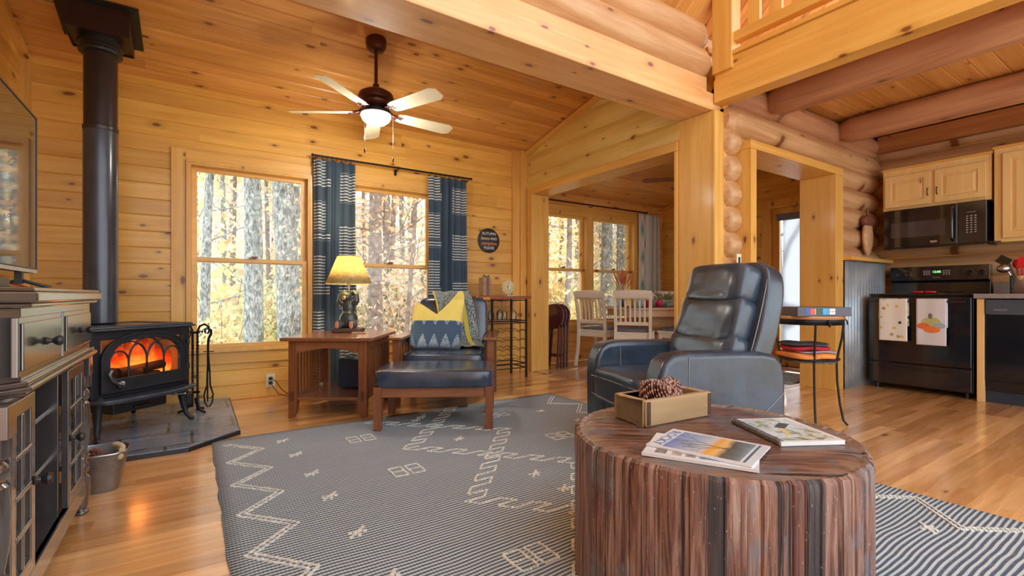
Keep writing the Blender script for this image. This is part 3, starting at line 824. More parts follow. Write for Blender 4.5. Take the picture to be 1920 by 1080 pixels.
def b_poker(p):
    mb = MB(); mb.tube([(0,0,.31),(0,0,.08),(0,0,.05)], [.006,.006,.002], 8); mb.tube([(0,0,.09),(.02,0,.08),(.028,0,.095)], .004, 6); obj('poker_tip', mb, M['blackmetal'], p)
def b_shovel(p):
    mb = MB(); mb.tube([(0,0,.31),(0,0,.17)], .005, 8)
    mb.sheet(lambda u, w: ((u-.5)*.075, .012*((u-.5)*2)**2, .17-.12*w), 8, 4); obj('scoop', mb, M['blackmetal'], p, solid=.002)
tool('hearth_brush', 'straw hearth brush hanging left on the tool stand beside stove', offs(-.098, 0), b_brush)
tool('fire_tongs', 'black iron log tongs hanging in the tool stand', offs(.10, 0.0), b_tongs)
tool('fire_poker', 'straight black poker hanging rightmost on the tool stand', offs(.04, .085), b_poker)
tool('ash_shovel', 'small black ash shovel hanging in front on tool stand', offs(.0, -.088), b_shovel)

# ================================================================== BUCKET
bk = thing('metal_bucket', 'galvanised metal bucket with rope handle between console and hearth', 'bucket', (-.36, 2.93, .001))
bk.scale = (.82, .82, .85)
def sq(r, n=32, e=.55):
    return [(r*math.copysign(abs(math.cos(a))**e, math.cos(a)), r*math.copysign(abs(math.sin(a))**e, math.sin(a))) for a in [2*math.pi*k/n for k in range(n)]]
mb = MB(); vs = []; fs = []; lev = [(0,.085),(.0,.093),(.05,.104),(.10,.113),(.16,.125),(.205,.134),(.205,.129),(.10,.108),(.012,.09)]
for z, r in lev: vs += [(p[0], p[1], z) for p in sq(r)]
for i in range(len(lev)-1): fs += [(i*32+k, i*32+(k+1) % 32, (i+1)*32+(k+1) % 32, (i+1)*32+k) for k in range(32)]
fs.append(tuple(range(32))); fs.append(tuple((len(lev)-1)*32+k for k in range(32)))
mb.add(vs, fs); obj('bucket_body', mb, plain('dull galvanised steel', (.24,.22,.20), .4, .8, var=.3), bk)
mb = MB(); mb.tube([(p[0], p[1], .207) for p in sq(.133)], .005, 8, closed=True); obj('rim', mb, plain('bright rim', (.5,.55,.62), .25, .9), bk)
mb = MB()
P = [Vector((.09+.02*math.sin(k*.5), -.10+.13*k/14, .19+.045*math.sin(math.pi*k/14))) for k in range(15)]
for ph in (0, 2.1, 4.2): mb.tube([p+Vector((.008*math.cos(ph+i*1.1), 0, .008*math.sin(ph+i*1.1))) for i, p in enumerate(P)], .009, 8)
mb.ball((.10,-.10,.185), .02); mb.ball((.10,.035,.185), .02)
obj('rope_handle', mb, M['rope'], bk)
for k, (x, y, z, r) in enumerate(((-.03,.02,.15,.055), (.02,.05,.13,.05), (-.06,-.04,.12,.05), (.03,-.05,.12,.048), (-.02,-.02,.185,.045))):
    mb = MB(); rb = random.Random(k)
    for i in range(5):
        for j in range(12):
            a = 6.283*j/12+i*.26; q = r*math.cos((i-2)*.55); zz = r*math.sin((i-2)*.55)
            mb.cyl((q*.5*math.cos(a), q*.5*math.sin(a), zz), (q*math.cos(a), q*math.sin(a), zz+.008), .009, .005, seg=5)
    mb.ball((0,0,0), r*.75); o = obj('pine_cone', mb, plain('bucket cone brown', (.20,.075,.04), .8), loc=(-.36+x*.75, 2.93+y*.75, z*.82), rotz=k); o.scale = (.78,)*3
    tag(o, ('pine cone towards the hearth in the metal bucket', 'pine cone on the window side of the metal bucket', 'pine cone against the console side of the bucket', 'pine cone near the rope handle of the bucket', 'pine cone topping the heap in the metal bucket')[k], 'pine cone', 'pine cones in the bucket')

# ================================================================== TV CONSOLE
KY0, KY1 = 1.58, 2.68
cs = thing('tv_console', 'dark espresso console cabinet with drawers and paned doors under the television', 'cabinet', (-.36, 0, 0), R(90))
# local: x = world y ; -y = towards the room ; y=0 at the front face
def P8(x0, x1, yb, ch, o=0):  # footprint with chamfered front corners
    return [(x0+ch-o*.4, -o), (x1+o, -o), (x1+o, yb), (x0-o, yb), (x0-o, ch-o*.4)]
mb = MB(); mb.prism(P8(KY0+.02, KY1, .50, .10, .035), .882, .91, 'z'); mb.prism(P8(KY0+.02, KY1, .50, .10, .022), .868, .882, 'z'); mb.prism(P8(KY0+.02, KY1, .50, .10, .028), .91, .922, 'z')
obj('top', mb, M['console'], cs, bevel=.006, seg=3)
mb = MB(); mb.prism(P8(KY0+.02, KY1, .50, .10, .0), .682, .868, 'z')
obj('drawer_case', mb, M['console'], cs, bevel=.002)
mb = MB(); mb.prism(P8(KY0+.02, KY1, .50, .10, .022), .655, .668, 'z'); mb.prism(P8(KY0+.02, KY1, .50, .10, .014), .668, .682, 'z'); mb.prism(P8(KY0+.02, KY1, .50, .10, .010), .645, .655, 'z')
obj('waist_moulding', mb, M['console'], cs, bevel=.004, seg=3)
def knob(mbx, x, y, z, s=1):
    mbx.M = Matrix.Translation((x, y, z)) @ Matrix.Rotation(R(90), 4, 'X')
    mbx.lathe([(.010*s,0),(.012*s,.004),(.007*s,.010),(.006*s,.016),(.012*s,.022),(.015*s,.030),(.012*s,.038),(0,.041)], seg=16); mbx.M = Matrix.Identity(4)
for x0, x1 in ((1.66, 2.115), (2.165, 2.655)):
    mb = MB(); mb.box(x0, x1, -.004, .01, .695, .845)
    d = obj('drawer', mb, M['console'], cs, bevel=.003)
    mb = MB(); mb.box(x0+.018, x1-.018, -.010, -.004, .710, .830); obj('drawer_front', mb, M['console'], d, bevel=.003)
    mb = MB(); knob(mb, (x0+x1)/2, -.010, .77); obj('knob', mb, M['black'], d)
mb = MB()
mb.box(KY0+.02, KY0+.05, .10, .50, .13, .645); mb.box(KY1-.03, KY1-.0, .10, .50, .13, .645); mb.box(KY0+.02, KY1, .48, .50, .13, .645)
mb.box(1.815, 1.835, .02, .48, .13, .645); mb.box(2.225, 2.245, .02, .48, .13, .645)
obj('carcass', mb, M['console'], cs, bevel=.002)
mb = MB(); mb.box(1.60, 2.60, .005, .50, .125, .15); mb.box(1.60, 2.60, 0, .02, .085, .15); obj('bottom_shelf', mb, M['console'], cs, bevel=.002)
for z in (.33, .50):
    mb = MB(); mb.box(1.835, 2.225, .05, .48, z-.008, z+.008); obj('shelf', mb, M['console'], cs, bevel=.002)
for x0, x1 in ((1.605, 1.815), (2.245, 2.525)):
    mb = MB(); mb.ring(rect(x0, x1, .16, .64), rect(x0+.038, x1-.038, .20, .60), -.004, .016)
    d = obj('door', mb, M['console'], cs, bevel=.003)
    mb = MB(); xm = (x0+x1)/2; mb.bar((xm, .002, .20), (xm, .002, .60), .014, .012)
    for z in (.30, .40, .50): mb.bar((x0+.038, .0, z), (x1-.038, .0, z), .014, .014)
    obj('muntin', mb, M['console'], d, bevel=.004)
    mb = MB(); mb.box(x0+.036, x1-.036, .009, .011, .198, .602); obj('glass_pane', mb, M['glass'], d)
    mb = MB(); knob(mb, (x1-.018 if x0 < 2 else x0+.018), -.004, .40, 1.1); obj('knob', mb, M['black'], d)
for x in (KY0+.00, 2.635):
    mb = MB()
    pr = [(.020,0),(.028,.004),(.028,.012),(.018,.018),(.024,.03),(.032,.10),(.030,.15),(.018,.165),(.026,.175),(.030,.19),(.026,.205),(.018,.215),(.024,.225),(.030,.24),(.022,.25),(.021,.26),(.030,.32),(.032,.40),(.028,.455),(.018,.465),(.027,.475),(.030,.49),(.027,.505),(.018,.515),(.034,.525),(.034,.57)]
    mb.lathe(pr, (x, .022, 0), 24); mb.box(x-.036, x+.036, -.012, .06, .57, .646)
    obj('leg', mb, M['console'], cs, bevel=.002)
for x in (KY0+.06, KY1-.04):
    mb = MB(); mb.box(x-.03, x+.03, .43, .49, 0, .13); obj('leg', mb, M['console'], cs, bevel=.004)
# television
tv = thing('television', 'black flat screen television standing on the dark console, reflecting windows', 'television', (-.50, 2.015, 0), R(90))
mb = MB(); mb.box(-.545, .545, 0, .03, .985, 1.583); obj('tv_body', mb, M['black'], tv, bevel=.004)
mb = MB(); mb.box(-.537, .537, -.0012, -.0002, 1.0, 1.577); obj('screen', mb, plain('tv screen', (.012,.013,.015), .03, var=.02, coat=.2, spec=.5), tv)
mb = MB(); mb.box(-.545, .545, -.003, .0, .985, .998); obj('bezel', mb, M['steel'], tv)
mb = MB(); mb.ring(rect(-.545,.545,.999,1.583), rect(-.538,.538,1.003,1.577), -.0035, -.0005); obj('frame_edge', mb, M['black'], tv)
for x in (-.38, .38):
    mb = MB(); mb.tube([(x, -.07, .928), (x, .01, .955), (x, .10, .928)], .006, 8); mb.box(x-.012, x+.012, .002, .022, .94, .99); obj('foot', mb, M['black'], tv)
mb = MB(); mb.box(-.17, -.10, -.02, .0, .99, 1.01); obj('sensor', mb, M['plastic'], tv)
mb = MB(); mb.box(-.07, .05, -.10, .10, 0, .028); sb = obj('streaming_box', mb, M['black'], bevel=.006, loc=(-.48, 1.83, .9225)); tag(sb, 'small black media box on console below the television', 'media box')
mb = MB(); mb.tube([(-.50, 2.50, .928), (-.46, 2.56, .927), (-.52, 2.63, .927), (-.60, 2.66, .95)], .003, 8); tag(obj('red_cable', mb, M['redcloth']), 'red cable lying on the console below the television', 'cable')

# ================================================================== END TABLE + LAMP + SPEAKER
TA = R(-33.7)
et = thing('end_table', 'mission style cherry end table with slatted sides beside the window', 'side table', (1.01, 3.96, 0), TA)
hw, hd_ = .285, .33
mb = MB(); mb.box(-.335, .335, -.365, .365, .565, .592); obj('tabletop', mb, M['missionx'], et, bevel=.006)
for sx in (-1, 1):
    for sy in (-1, 1):
        x = sx*(hw-.028); y = sy*(hd_-.028)
        lg = MB(); P = [(x-.03, .565), (x+.03, .565), (x+.03, .12), (x+sx*.03, .05), (x+sx*.022, 0), (x-sx*.008, 0), (x-sx*.03, .05), (x-sx*.03, .12)]
        if sx > 0: P = [(x-.03, .565), (x+.03, .565), (x+.03, .0), (x-.002, 0), (x-.022, .03), (x-.03, .10)]
        else: P = [(x+.03, .565), (x-.03, .565), (x-.03, .0), (x+.002, 0), (x+.022, .03), (x+.03, .10)]
        lg.prism(P, y-.027, y+.027, 'y'); L_ = obj('leg', lg, M['mission'], et, bevel=.003)
        if sy < 0:
            tn = MB(); tn.box(x-.012, x+.012, y-.031, y-.027, .125, .195); obj('tenon', tn, plain('dark tenon', (.12,.04,.015), .4), L_)
for sy in (-1, 1):
    y = sy*(hd_-.02); P = [(-hw+.055, .565), (hw-.055, .565), (hw-.055, .475)]
    for k in range(13): P.append((.2-.4*k/12, .478+.032*math.sin(math.pi*k/12)))
    P.append((-hw+.055, .475))
    mb = MB(); mb.prism(P, y-.01, y+.01, 'y'); obj('apron', mb, M['missionx'], et, bevel=.002)
for sx in (-1, 1):
    x = sx*(hw-.022)
    for za, zb in ((.50,.565), (.12,.165)):
        mb = MB(); mb.box(x-.01, x+.01, -hd_+.055, hd_-.055, za, zb); obj('side_rail', mb, M['missionx'], et, bevel=.002)
    for k in range(9):
        y = -.22+.055*k; mb = MB(); mb.box(x-.006, x+.006, y-.011, y+.011, .165, .50); obj('slat', mb, M['mission'], et, bevel=.001, seg=1)
mb = MB(); mb.box(-hw+.02, hw-.02, -hd_+.02, hd_-.02, .125, .147); obj('shelf', mb, M['missionx'], et, bevel=.003)
def loc_et(x, y): return (1.01+x*math.cos(TA)-y*math.sin(TA), 3.96+x*math.sin(TA)+y*math.cos(TA))
sx_, sy_ = loc_et(.07, .14)
spk = thing('subwoofer', 'navy black cube subwoofer on the lower shelf of the end table', 'speaker', (sx_, sy_, .148), TA)
mb = MB(); mb.box(-.115, .115, -.12, .12, .008, .235); obj('speaker_cabinet', mb, plain('navy speaker', (.018,.028,.05), .4), spk, bevel=.006)
mb = MB()
for a in (-.09, .09):
    for b in (-.09, .09): mb.cyl((a, b, 0), (a, b, .009), .012, seg=10)
obj('foot', mb, M['black'], spk)
lx, ly = loc_et(-.02, .19)
lm = thing('bear_lamp', 'table lamp with carved black bear base and lit cream shade', 'lamp', (lx, ly, .593), TA)
mb = MB(); mb.box(-.115, .115, -.08, .08, 0, .034); obj('base', mb, plain('worn lamp base', (.12,.07,.06), .5), lm, bevel=.008)
# bear: one skinned body lounging on its back with arms raised
bear = MB()
bear.puff((0, 0, .105), (.15, .135, .16), .9, 24, 16)
bear.puff((-.005, .015, .205), (.115, .105, .16), .95, 24, 16)
bear.puff((-.015, -.005, .295), (.085, .085, .08), .95, 24, 16)
bear.puff((-.02, -.042, .285), (.042, .05, .035), .95, 16, 10)
for s_ in (-1, 1):
    bear.ball((-.012+s_*.034, .0, .332), (.014, .009, .014))
    bear.tube([(s_*.045, .0, .235), (s_*.07, -.01, .26), (s_*.066, .0, .31), (s_*.03, .015, .345)], [.028,.027,.022,.018], 12)
    bear.tube([(s_*.045, -.02, .075), (s_*.06, -.065, .062), (s_*.058, -.085, .06)], [.042,.034,.030], 12)
bo = obj('bear_figure', bear, plain('black green bear paint', (.045,.06,.058), .35, coat=.4, bump=.4, bscale=90), lm)
m_ = bo.modifiers.new('r', 'REMESH'); m_.mode = 'VOXEL'; m_.voxel_size = .005; m_.use_smooth_shade = True
m_ = bo.modifiers.new('sm', 'SMOOTH'); m_.iterations = 4
mb = MB()
for s_ in (-1, 1): mb.puff((s_*.058, -.112, .065), (.036, .010, .062), .9, 16, 10)
obj('foot_pad', mb, plain('tan foot pad', (.55,.25,.16), .6), bo)
mb = MB(); mb.puff((-.02, -.060, .285), (.036, .026, .032), .95, 14, 8); obj('muzzle', mb, plain('tan muzzle', (.72,.38,.10), .5), bo)
mb = MB(); mb.ball((-.02, -.074, .294), (.008,.005,.006)); mb.ball((-.036,-.047,.308), .004); mb.ball((-.004,-.047,.308), .004); obj('nose', mb, M['black'], bo)
mb = MB(); mb.cyl((0,.005,.34), (0,.005,.41), .008, seg=10); mb.lathe([(.012,.40),(.02,.41),(.02,.46)], (0,.005,0), 12)
mb.tube([(.04*math.cos(a)*.9, .005, .44+.07*math.sin(a)) for a in [R(-20+220*k/12) for k in range(13)]], .002, 6)
obj('harp', mb, plain('brass', (.6,.42,.15), .3, .9), lm)
t = NT('burlap shade'); v = t.coord(); o = t.sep(v)
wv = t.noise(t.comb(t.math('MULTIPLY', o[0], 20), o[1], t.math('MULTIPLY', o[2], 160)), 1.0, 3); w2 = t.noise(t.comb(t.math('MULTIPLY', o[0], 160), o[1], t.math('MULTIPLY', o[2], 20)), 1.0, 3)
cc = t.mix(t.ramp(t.math('MULTIPLY', wv, w2), [(.12,0),(.4,1)]), (.50,.38,.16), (.86,.76,.45))
t.fin(cc, .9)
tl = t.n.new('ShaderNodeBsdfTranslucent'); t.l.new(cc, tl.inputs[0]); mx = t.n.new('ShaderNodeMixShader'); mx.inputs[0].default_value = .55
t.l.new(t.b.outputs[0], mx.inputs[1]); t.l.new(tl.outputs[0], mx.inputs[2]); t.l.new(mx.outputs[0], t.out.inputs[0])
mb = MB(); mb.lathe([(.185,.405),(.092,.635)], (0,.005,0), 48); o_ = MB()
o_.v = mb.v; o_.f = mb.f[:-2] if len(mb.f) > 48 else mb.f; o_.mi = [0]*len(o_.f)
obj('lamp_shade', o_, t.m, lm, solid=.0015)
mb = MB(); mb.tube([(.186*math.cos(a), .005+.186*math.sin(a), .405) for a in [2*math.pi*k/48 for k in range(48)]], .003, 6, closed=True); mb.tube([(.092*math.cos(a), .005+.092*math.sin(a), .635) for a in [2*math.pi*k/48 for k in range(48)]], .003, 6, closed=True)
obj('shade_rim', mb, plain('shade binding', (.55,.42,.18), .8), lm)
mb = MB(); mb.ball((0,.005,.50), (.028,.028,.04)); obj('bulb', mb, emis('lit bulb', (1,.85,.55), 12), lm)
ld = bpy.data.lights.new('lamp_light', 'POINT'); ld.energy = 11; ld.color = (1,.80,.48); ld.shadow_soft_size = .035
lo = bpy.data.objects.new('lamp_light', ld); col.objects.link(lo); lo.parent = lm; lo.location = (0, .005, .575)
cx_, cy_ = loc_et(.12, .02)
mb = MB(); mb.M = Matrix.Rotation(.15, 4, 'Z'); mb.box(-.055, .055, -.012, .012, 0, .012); tag(obj('remote_control', mb, plain('tan remote', (.45,.28,.16), .5), bevel=.003, loc=(cx_, cy_, .5925), rotz=TA), 'small tan remote lying on end table before bear lamp', 'remote')
# wall outlet + cords
ou = thing('wall_outlet', 'ivory double outlet low on the pine window wall', 'outlet', (.582, YW, .145))
mb = MB(); mb.box(-.036, .036, -.006, -.0002, -.058, .058); obj('cover_plate', mb, M['plastic'], ou, bevel=.002)
mb = MB(); mb.box(-.016, .016, -.03, -.006, .008, .032); mb.box(-.016, .016, -.03, -.006, -.032, -.008); obj('plug', mb, M['black'], ou, bevel=.004)
mb = MB(); mb.tube([(.582,4.72,.165), (.62,4.69,.14), (.66,4.66,.07), (.72,4.60,.02), (.82,4.5,.006), (.9,4.36,.005)], .0035, 8); tag(obj('power_cord', mb, M['black']), 'black power cord dropping from the upper socket to floor', 'cord')
mb = MB(); mb.tube([(.582,4.72,.125), (.60,4.70,.09), (.64,4.67,.03), (.70,4.66,.006), (.80,4.63,.005)], .0035, 8); tag(obj('power_cord', mb, M['black']), 'shorter black cord from the lower socket towards end table', 'cord')
o2 = thing('wall_outlet', 'grey metal switch plate on the log wall behind the recliner', 'outlet', (3.50, 2.105, 1.165))
mb = MB(); mb.box(-.03, .03, -.004, .0, -.055, .055); obj('cover_plate', mb, M['plastic'], o2, bevel=.002)
mb = MB(); mb.box(-.012, .012, -.008, -.004, -.03, .03); obj('socket', mb, M['black'], o2, bevel=.002)

# ================================================================== OTTOMAN
OA = R(-31)
ot = thing('ottoman', 'dark leather ottoman on wooden legs standing on the rug', 'ottoman', (1.458, 3.143, .0095), OA)
mb = MB(); mb.puff((0,0,.335), (.80,.53,.125), .22, 64, 20); obj('seat_cushion', mb, M['leather2'], ot)
mb = MB()
for s_ in (-1,):
    mb.tube([(.0, -.262, .28), (.0,-.267,.335), (0,-.255,.385), (0,-.1,.4005), (0,.1,.4005), (0,.255,.385), (0,.262,.29)], .0025, 6)
mb.tube([(.385*math.copysign(abs(math.cos(a))**.22, math.cos(a)), .255*math.copysign(abs(math.sin(a))**.22, math.sin(a)), .386) for a in [2*math.pi*k/80 for k in range(80)]], .0025, 6, closed=True)
obj('seam', mb, M['leather2'], ot)
mb = MB(); mb.box(-.36, .36, -.24, -.215, .215, .285); mb.box(-.36, .36, .215, .24, .215, .285); mb.box(-.38, -.355, -.22, .22, .215, .285); mb.box(.355, .38, -.22, .22, .215, .285)
obj('frame', mb, M['missionx'], ot, bevel=.003)
for sx in (-1, 1):
    for sy in (-1, 1):
        mb = MB(); mb.box(sx*.367-.026, sx*.367+.026, sy*.228-.026, sy*.228+.026, 0, .285); obj('leg', mb, M['mission'], ot, bevel=.003)

# ================================================================== ARMCHAIR
ac = thing('armchair', 'wooden armchair with navy leather cushions beneath the right curtain', 'armchair', (1.657, 3.472, 0), R(-33.7))
for sx in (-1, 1):
    x = sx*.375
    mb = MB(); mb.box(x-.055, x+.055, -.03, .74, .545, .568); obj('arm', mb, M['missionx'], ac, bevel=.006)
    for y, h_ in ((.03, .545), (.69, .545)):
        mb = MB(); mb.box(x-.028, x+.028, y-.028, y+.028, .0095 if y < .5 else 0, h_); obj('leg', mb, M['mission'], ac, bevel=.003)
    for za, zb in ((.22,.28), (.49,.545)):
        mb = MB(); mb.box(x-.012, x+.012, .05, .67, za, zb); obj('side_rail', mb, M['missionx'], ac, bevel=.002)
    for k in range(5):
        y = .14+.11*k; mb = MB(); mb.box(x-.007, x+.007, y-.016, y+.016, .28, .49); obj('slat', mb, M['mission'], ac, bevel=.001, seg=1)
mb = MB(); mb.box(-.35, .35, .01, .035, .22, .30); mb.box(-.35, .35, .66, .70, .22, .30); obj('seat_rail', mb, M['missionx'], ac, bevel=.003)
mb = MB(); mb.puff((0, .33, .365), (.66, .68, .15), .22, 56, 18); mb.tube([(.0, -.012, .32), (0,-.012,.40), (0,.05,.442), (0,.5,.442)], .0025, 6); obj('seat_cushion', mb, M['leather2'], ac)
TM = Matrix.Rotation(R(-14), 4, 'X')
mb = MB(); mb.puff((0, .66, .63), (.64, .16, .50), .28, 56, 22, M=TM); obj('back_cushion', mb, M['leather2'], ac)
mb = MB(); mb.M = Matrix.Translation((0,.745,.60)) @ TM
for x in (-.30, .30): mb.box(x-.02, x+.02, -.02, .02, -.34, .24)
for z in (-.2, 0, .2): mb.box(-.30, .30, -.012, .012, z-.03, z+.03)
obj('back_frame', mb, M['missionx'], ac, bevel=.003)
# pillow
t = NT('ikat pillow'); o = t.sep(t.coord())
x = t.math('ADD', o[0], 1.0); z = o[2]
cell = t.math('PINGPONG', x, .05)            # 0 at motif centre .. .05
stair = t.math('MULTIPLY', t.math('FLOOR', t.math('DIVIDE', cell, .009)), .009)
low = t.math('LESS_THAN', t.math('ADD', t.math('ADD', z, .185), t.math('MULTIPLY', stair, 2.4)), .095)
up = t.math('LESS_THAN', t.math('ADD', t.math('SUBTRACT', .045, z), t.math('MULTIPLY', stair, 2.0)), .045)
patt = t.math('MAXIMUM', low, up); edge = t.math('MULTIPLY', patt, t.ramp(t.noise(t.coord(), 90, 2), [(.3,.2),(.6,1)]))
blue = t.mix(edge, (.055,.10,.16), (.33,.40,.46))
yel = t.mix(t.noise(t.coord(), 12, 3), (.72,.55,.10), (.86,.72,.22))
cc = t.mix(t.math('GREATER_THAN', z, .035), blue, yel)
t.fin(cc, .9, 0, .2, 0, t.bump(t.noise(t.coord(), 220, 2), .4, .002), sheen=.3)
def pil(p):
    x, y, z = p
    k = (abs(x)/.22)**2*(abs(z)/.20)**2
    s_ = 1+.10*k
    if z > .05: z += (z-.05)*(1.15*(abs((x-.0)/.22)**1.1)-.62)+(.16*max(0, x/.22))*(z-.05)/.15
    return (x*s_, y*(1-.75*max(0, (z-.08)/.14)), z*(1 if z > 0 else s_))
mb = MB(); mb.puff((0,0,0), (.44, .15, .40), .38, 72, 48, fn=pil)
o = obj('throw_pillow', mb, t.m, loc=(0,0,0), angle=80)
PA = R(-33.7-4)
def loc_ac(x, y): return (1.657+x*math.cos(R(-33.7))-y*math.sin(R(-33.7)), 3.472+x*math.sin(R(-33.7))+y*math.cos(R(-33.7)))
px_, py_ = loc_ac(-.11, .40)
o.matrix_world = Matrix.Translation((px_, py_, .622)) @ Matrix.Rotation(PA, 4, 'Z') @ Matrix.Rotation(R(-24), 4, 'X')
tag(o, 'yellow and blue patterned throw pillow leaning in the armchair', 'pillow')
# throw blanket
t = NT('woven throw'); uv = t.sep(t.coord('UV')); v3 = t.comb(t.math('MULTIPLY', uv[0], 60), t.math('MULTIPLY', uv[1], 160), 0)
ck = t.voro(v3, 1.0, 'Color'); cks = t.sep(ck)[0]
cc = t.mix(t.ramp(cks, [(.4,0),(.6,1)]), (.07,.10,.12), (.36,.40,.36))
st1 = t.math('LESS_THAN', t.math('ABSOLUTE', t.math('SUBTRACT', uv[0], .72)), .055)
cc = t.mix(st1, cc, (.78,.60,.10)); cc = t.mix(t.math('LESS_THAN', uv[0], .04), cc, (.78,.60,.10))
t.fin(cc, .95, 0, .1, 0, t.bump(cks, .5, .003), sheen=.2)
pth = [(.60,.80),(.62,.845),(.68,.885),(.72,.905),(.77,.895),(.80,.86),(.815,.75),(.82,.60)]   # (y,z) hang behind
fr_ = [(.635,.905),(.595,.88),(.575,.83),(.56,.74),(.545,.62),(.53,.53),(.515,.478),(.47,.462),(.40,.458)]
full = [(.86,.60),(.855,.72),(.845,.84),(.80,.915),(.735,.930),(.67,.918)]+fr_
def thr(u, w):
    k = w*(len(full)-1); i = min(int(k), len(full)-2); f = k-i
    y = full[i][0]*(1-f)+full[i+1][0]*f; z = full[i][1]*(1-f)+full[i+1][1]*f
    x = -.19+.34*u+max(0, w-.4)*.26+.0*u
    rp = .006*math.sin(u*14+w*3)
    return (x, y-.012-rp, z+.008+rp)
mb = MB(); mb.sheet(thr, 24, 60); bl = obj('throw_blanket', mb, t.m, solid=.006, loc=(1.657,3.472,0), rotz=R(-33.7), angle=80)
tag(bl, 'grey-green woven throw with yellow stripe draped over the armchair back', 'blanket')
mb = MB(); rb = random.Random(9)
for k in range(60):
    p = Vector(thr(k/59, 1.0)); mb.tube([p, p+Vector((rb.uniform(-.006,.006), -.02, -.004)), p+Vector((rb.uniform(-.012,.012), -.045, -.007+rb.uniform(0,.006)))], .0018, 4)
obj('fringe', mb, plain('fringe yarn', (.45,.46,.28), .9), bl)

# ================================================================== CURTAINS + ROD
def fabric_curtain(name, label, x0, x1, Y, z0, z1, m, folds, amp, seed=0, rotz=0, gather=.0, loc=None, cat='curtain'):
    rb = random.Random(seed); ph = [rb.uniform(-.6,.6) for _ in range(40)]
    def fn(u, w):
        z = z1+(z0-z1)*w
        a = u*folds*2*math.pi
        k = int(u*folds)
        am = amp*(.75+.35*math.sin(k*1.7+seed))*(.7+.3*w)
        x = x0+(x1-x0)*(u+ .30/folds/2/math.pi*math.sin(2*a)*1.0)
        x += gather*(u-.5)*math.sin(w*math.pi)
        pin = .012*math.cos(a)*max(0, 1-w*14)
        return (x+.006*math.sin(w*5+k), Y+am*math.cos(a+.25*math.sin(w*4+ph[k % 40])), z+pin)
    mb = MB(); mb.sheet(fn, int(folds*18), 40)
    o = obj(name, mb, m, solid=.003, angle=80); tag(o, label, cat); return o
def mk_curtain():
    t = NT('navy striped curtain'); uv = t.sep(t.coord('UV')); z = t.sep(t.coord())[2]; u = uv[0]
    st = t.math('LESS_THAN', t.math('FRACT', t.math('DIVIDE', z, .0285)), .36)
    g = t.math('FRACT', t.math('ADD', t.math('DIVIDE', z, .50), .02))
    g1 = t.math('LESS_THAN', g, .56)
    g2 = t.math('LESS_THAN', t.math('FRACT', t.math('ADD', t.math('DIVIDE', z, .50), .45)), .56)
    colA = t.math('LESS_THAN', u, .27); colB = t.math('GREATER_THAN', u, .62)
    sm = t.math('MULTIPLY', t.math('LESS_THAN', t.math('FRACT', t.math('ADD', t.math('DIVIDE', z, .50), .19)), .15), 1.0)
    mid = t.math('MULTIPLY', sm, t.math('LESS_THAN', u, .36))
    msk = t.math('MAXIMUM', t.math('MULTIPLY', colA, g1), t.math('MULTIPLY', colB, g2)); msk = t.math('MAXIMUM', msk, mid)
    msk = t.math('MULTIPLY', msk, st)
    cc = t.mix(msk, t.mix(t.noise(t.coord(), 3, 2), (.040,.075,.12), (.075,.12,.17)), (.70,.74,.72))
    t.fin(cc, .85, 0, .2, 0, t.bump(t.noise(t.coord(), 400, 2), .3, .001), sheen=.2)
    tl = t.n.new('ShaderNodeBsdfTranslucent'); t.l.new(cc, tl.inputs[0]); mx = t.n.new('ShaderNodeMixShader'); mx.inputs[0].default_value = .12
    t.l.new(t.b.outputs[0], mx.inputs[1]); t.l.new(tl.outputs[0], mx.inputs[2]); t.l.new(mx.outputs[0], t.out.inputs[0]); return t.m
cm = mk_curtain()
fabric_curtain('curtain', 'navy curtain with white stripes hanging behind the bear lamp', .93, 1.30, 4.66, .03, 2.155, cm, 4.5, .038, 1)
fabric_curtain('curtain', 'navy curtain with white stripes hanging behind the armchair', 2.06, 2.50, 4.66, .03, 2.155, cm, 5.5, .036, 4)
rod = thing('curtain_rod', 'black metal curtain rod with rings above the living room windows', 'curtain rod', (0, 4.66, 2.185))
mb = MB(); mb.cyl((.925,0,0), (2.56,0,0), .0095, seg=12); mb.cyl((1.71,0,0), (1.75,0,0), .012, seg=12)
for x in (.92, 2.565): mb.lathe([(0,-.0125),(.0125,-.01),(.0125,.01),(0,.0125)], (x,0,0), 12)
obj('rod', mb, M['blackmetal'], rod)
for x in (.945, 1.73, 2.535):
    mb = MB(); mb.tube([(x,.085,-.03),(x,.04,-.03),(x,.0,-.014)], .005, 8); mb.box(x-.012, x+.012, .080, .0885, -.06, .0); obj('bracket', mb, M['blackmetal'], rod)
for i in range(16):
    x = (.96+.30*i/7) if i < 8 else (2.09+.37*(i-8)/7)
    mb = MB(); mb.M = Matrix.Translation((x, 0, -.006)) @ Matrix.Rotation(R(90), 4, 'Y'); mb.tube([(.017*math.cos(a), .017*math.sin(a), 0) for a in [2*math.pi*k/14 for k in range(14)]], .002, 6, closed=True)
    obj('curtain_ring', mb, M['blackmetal'], rod)

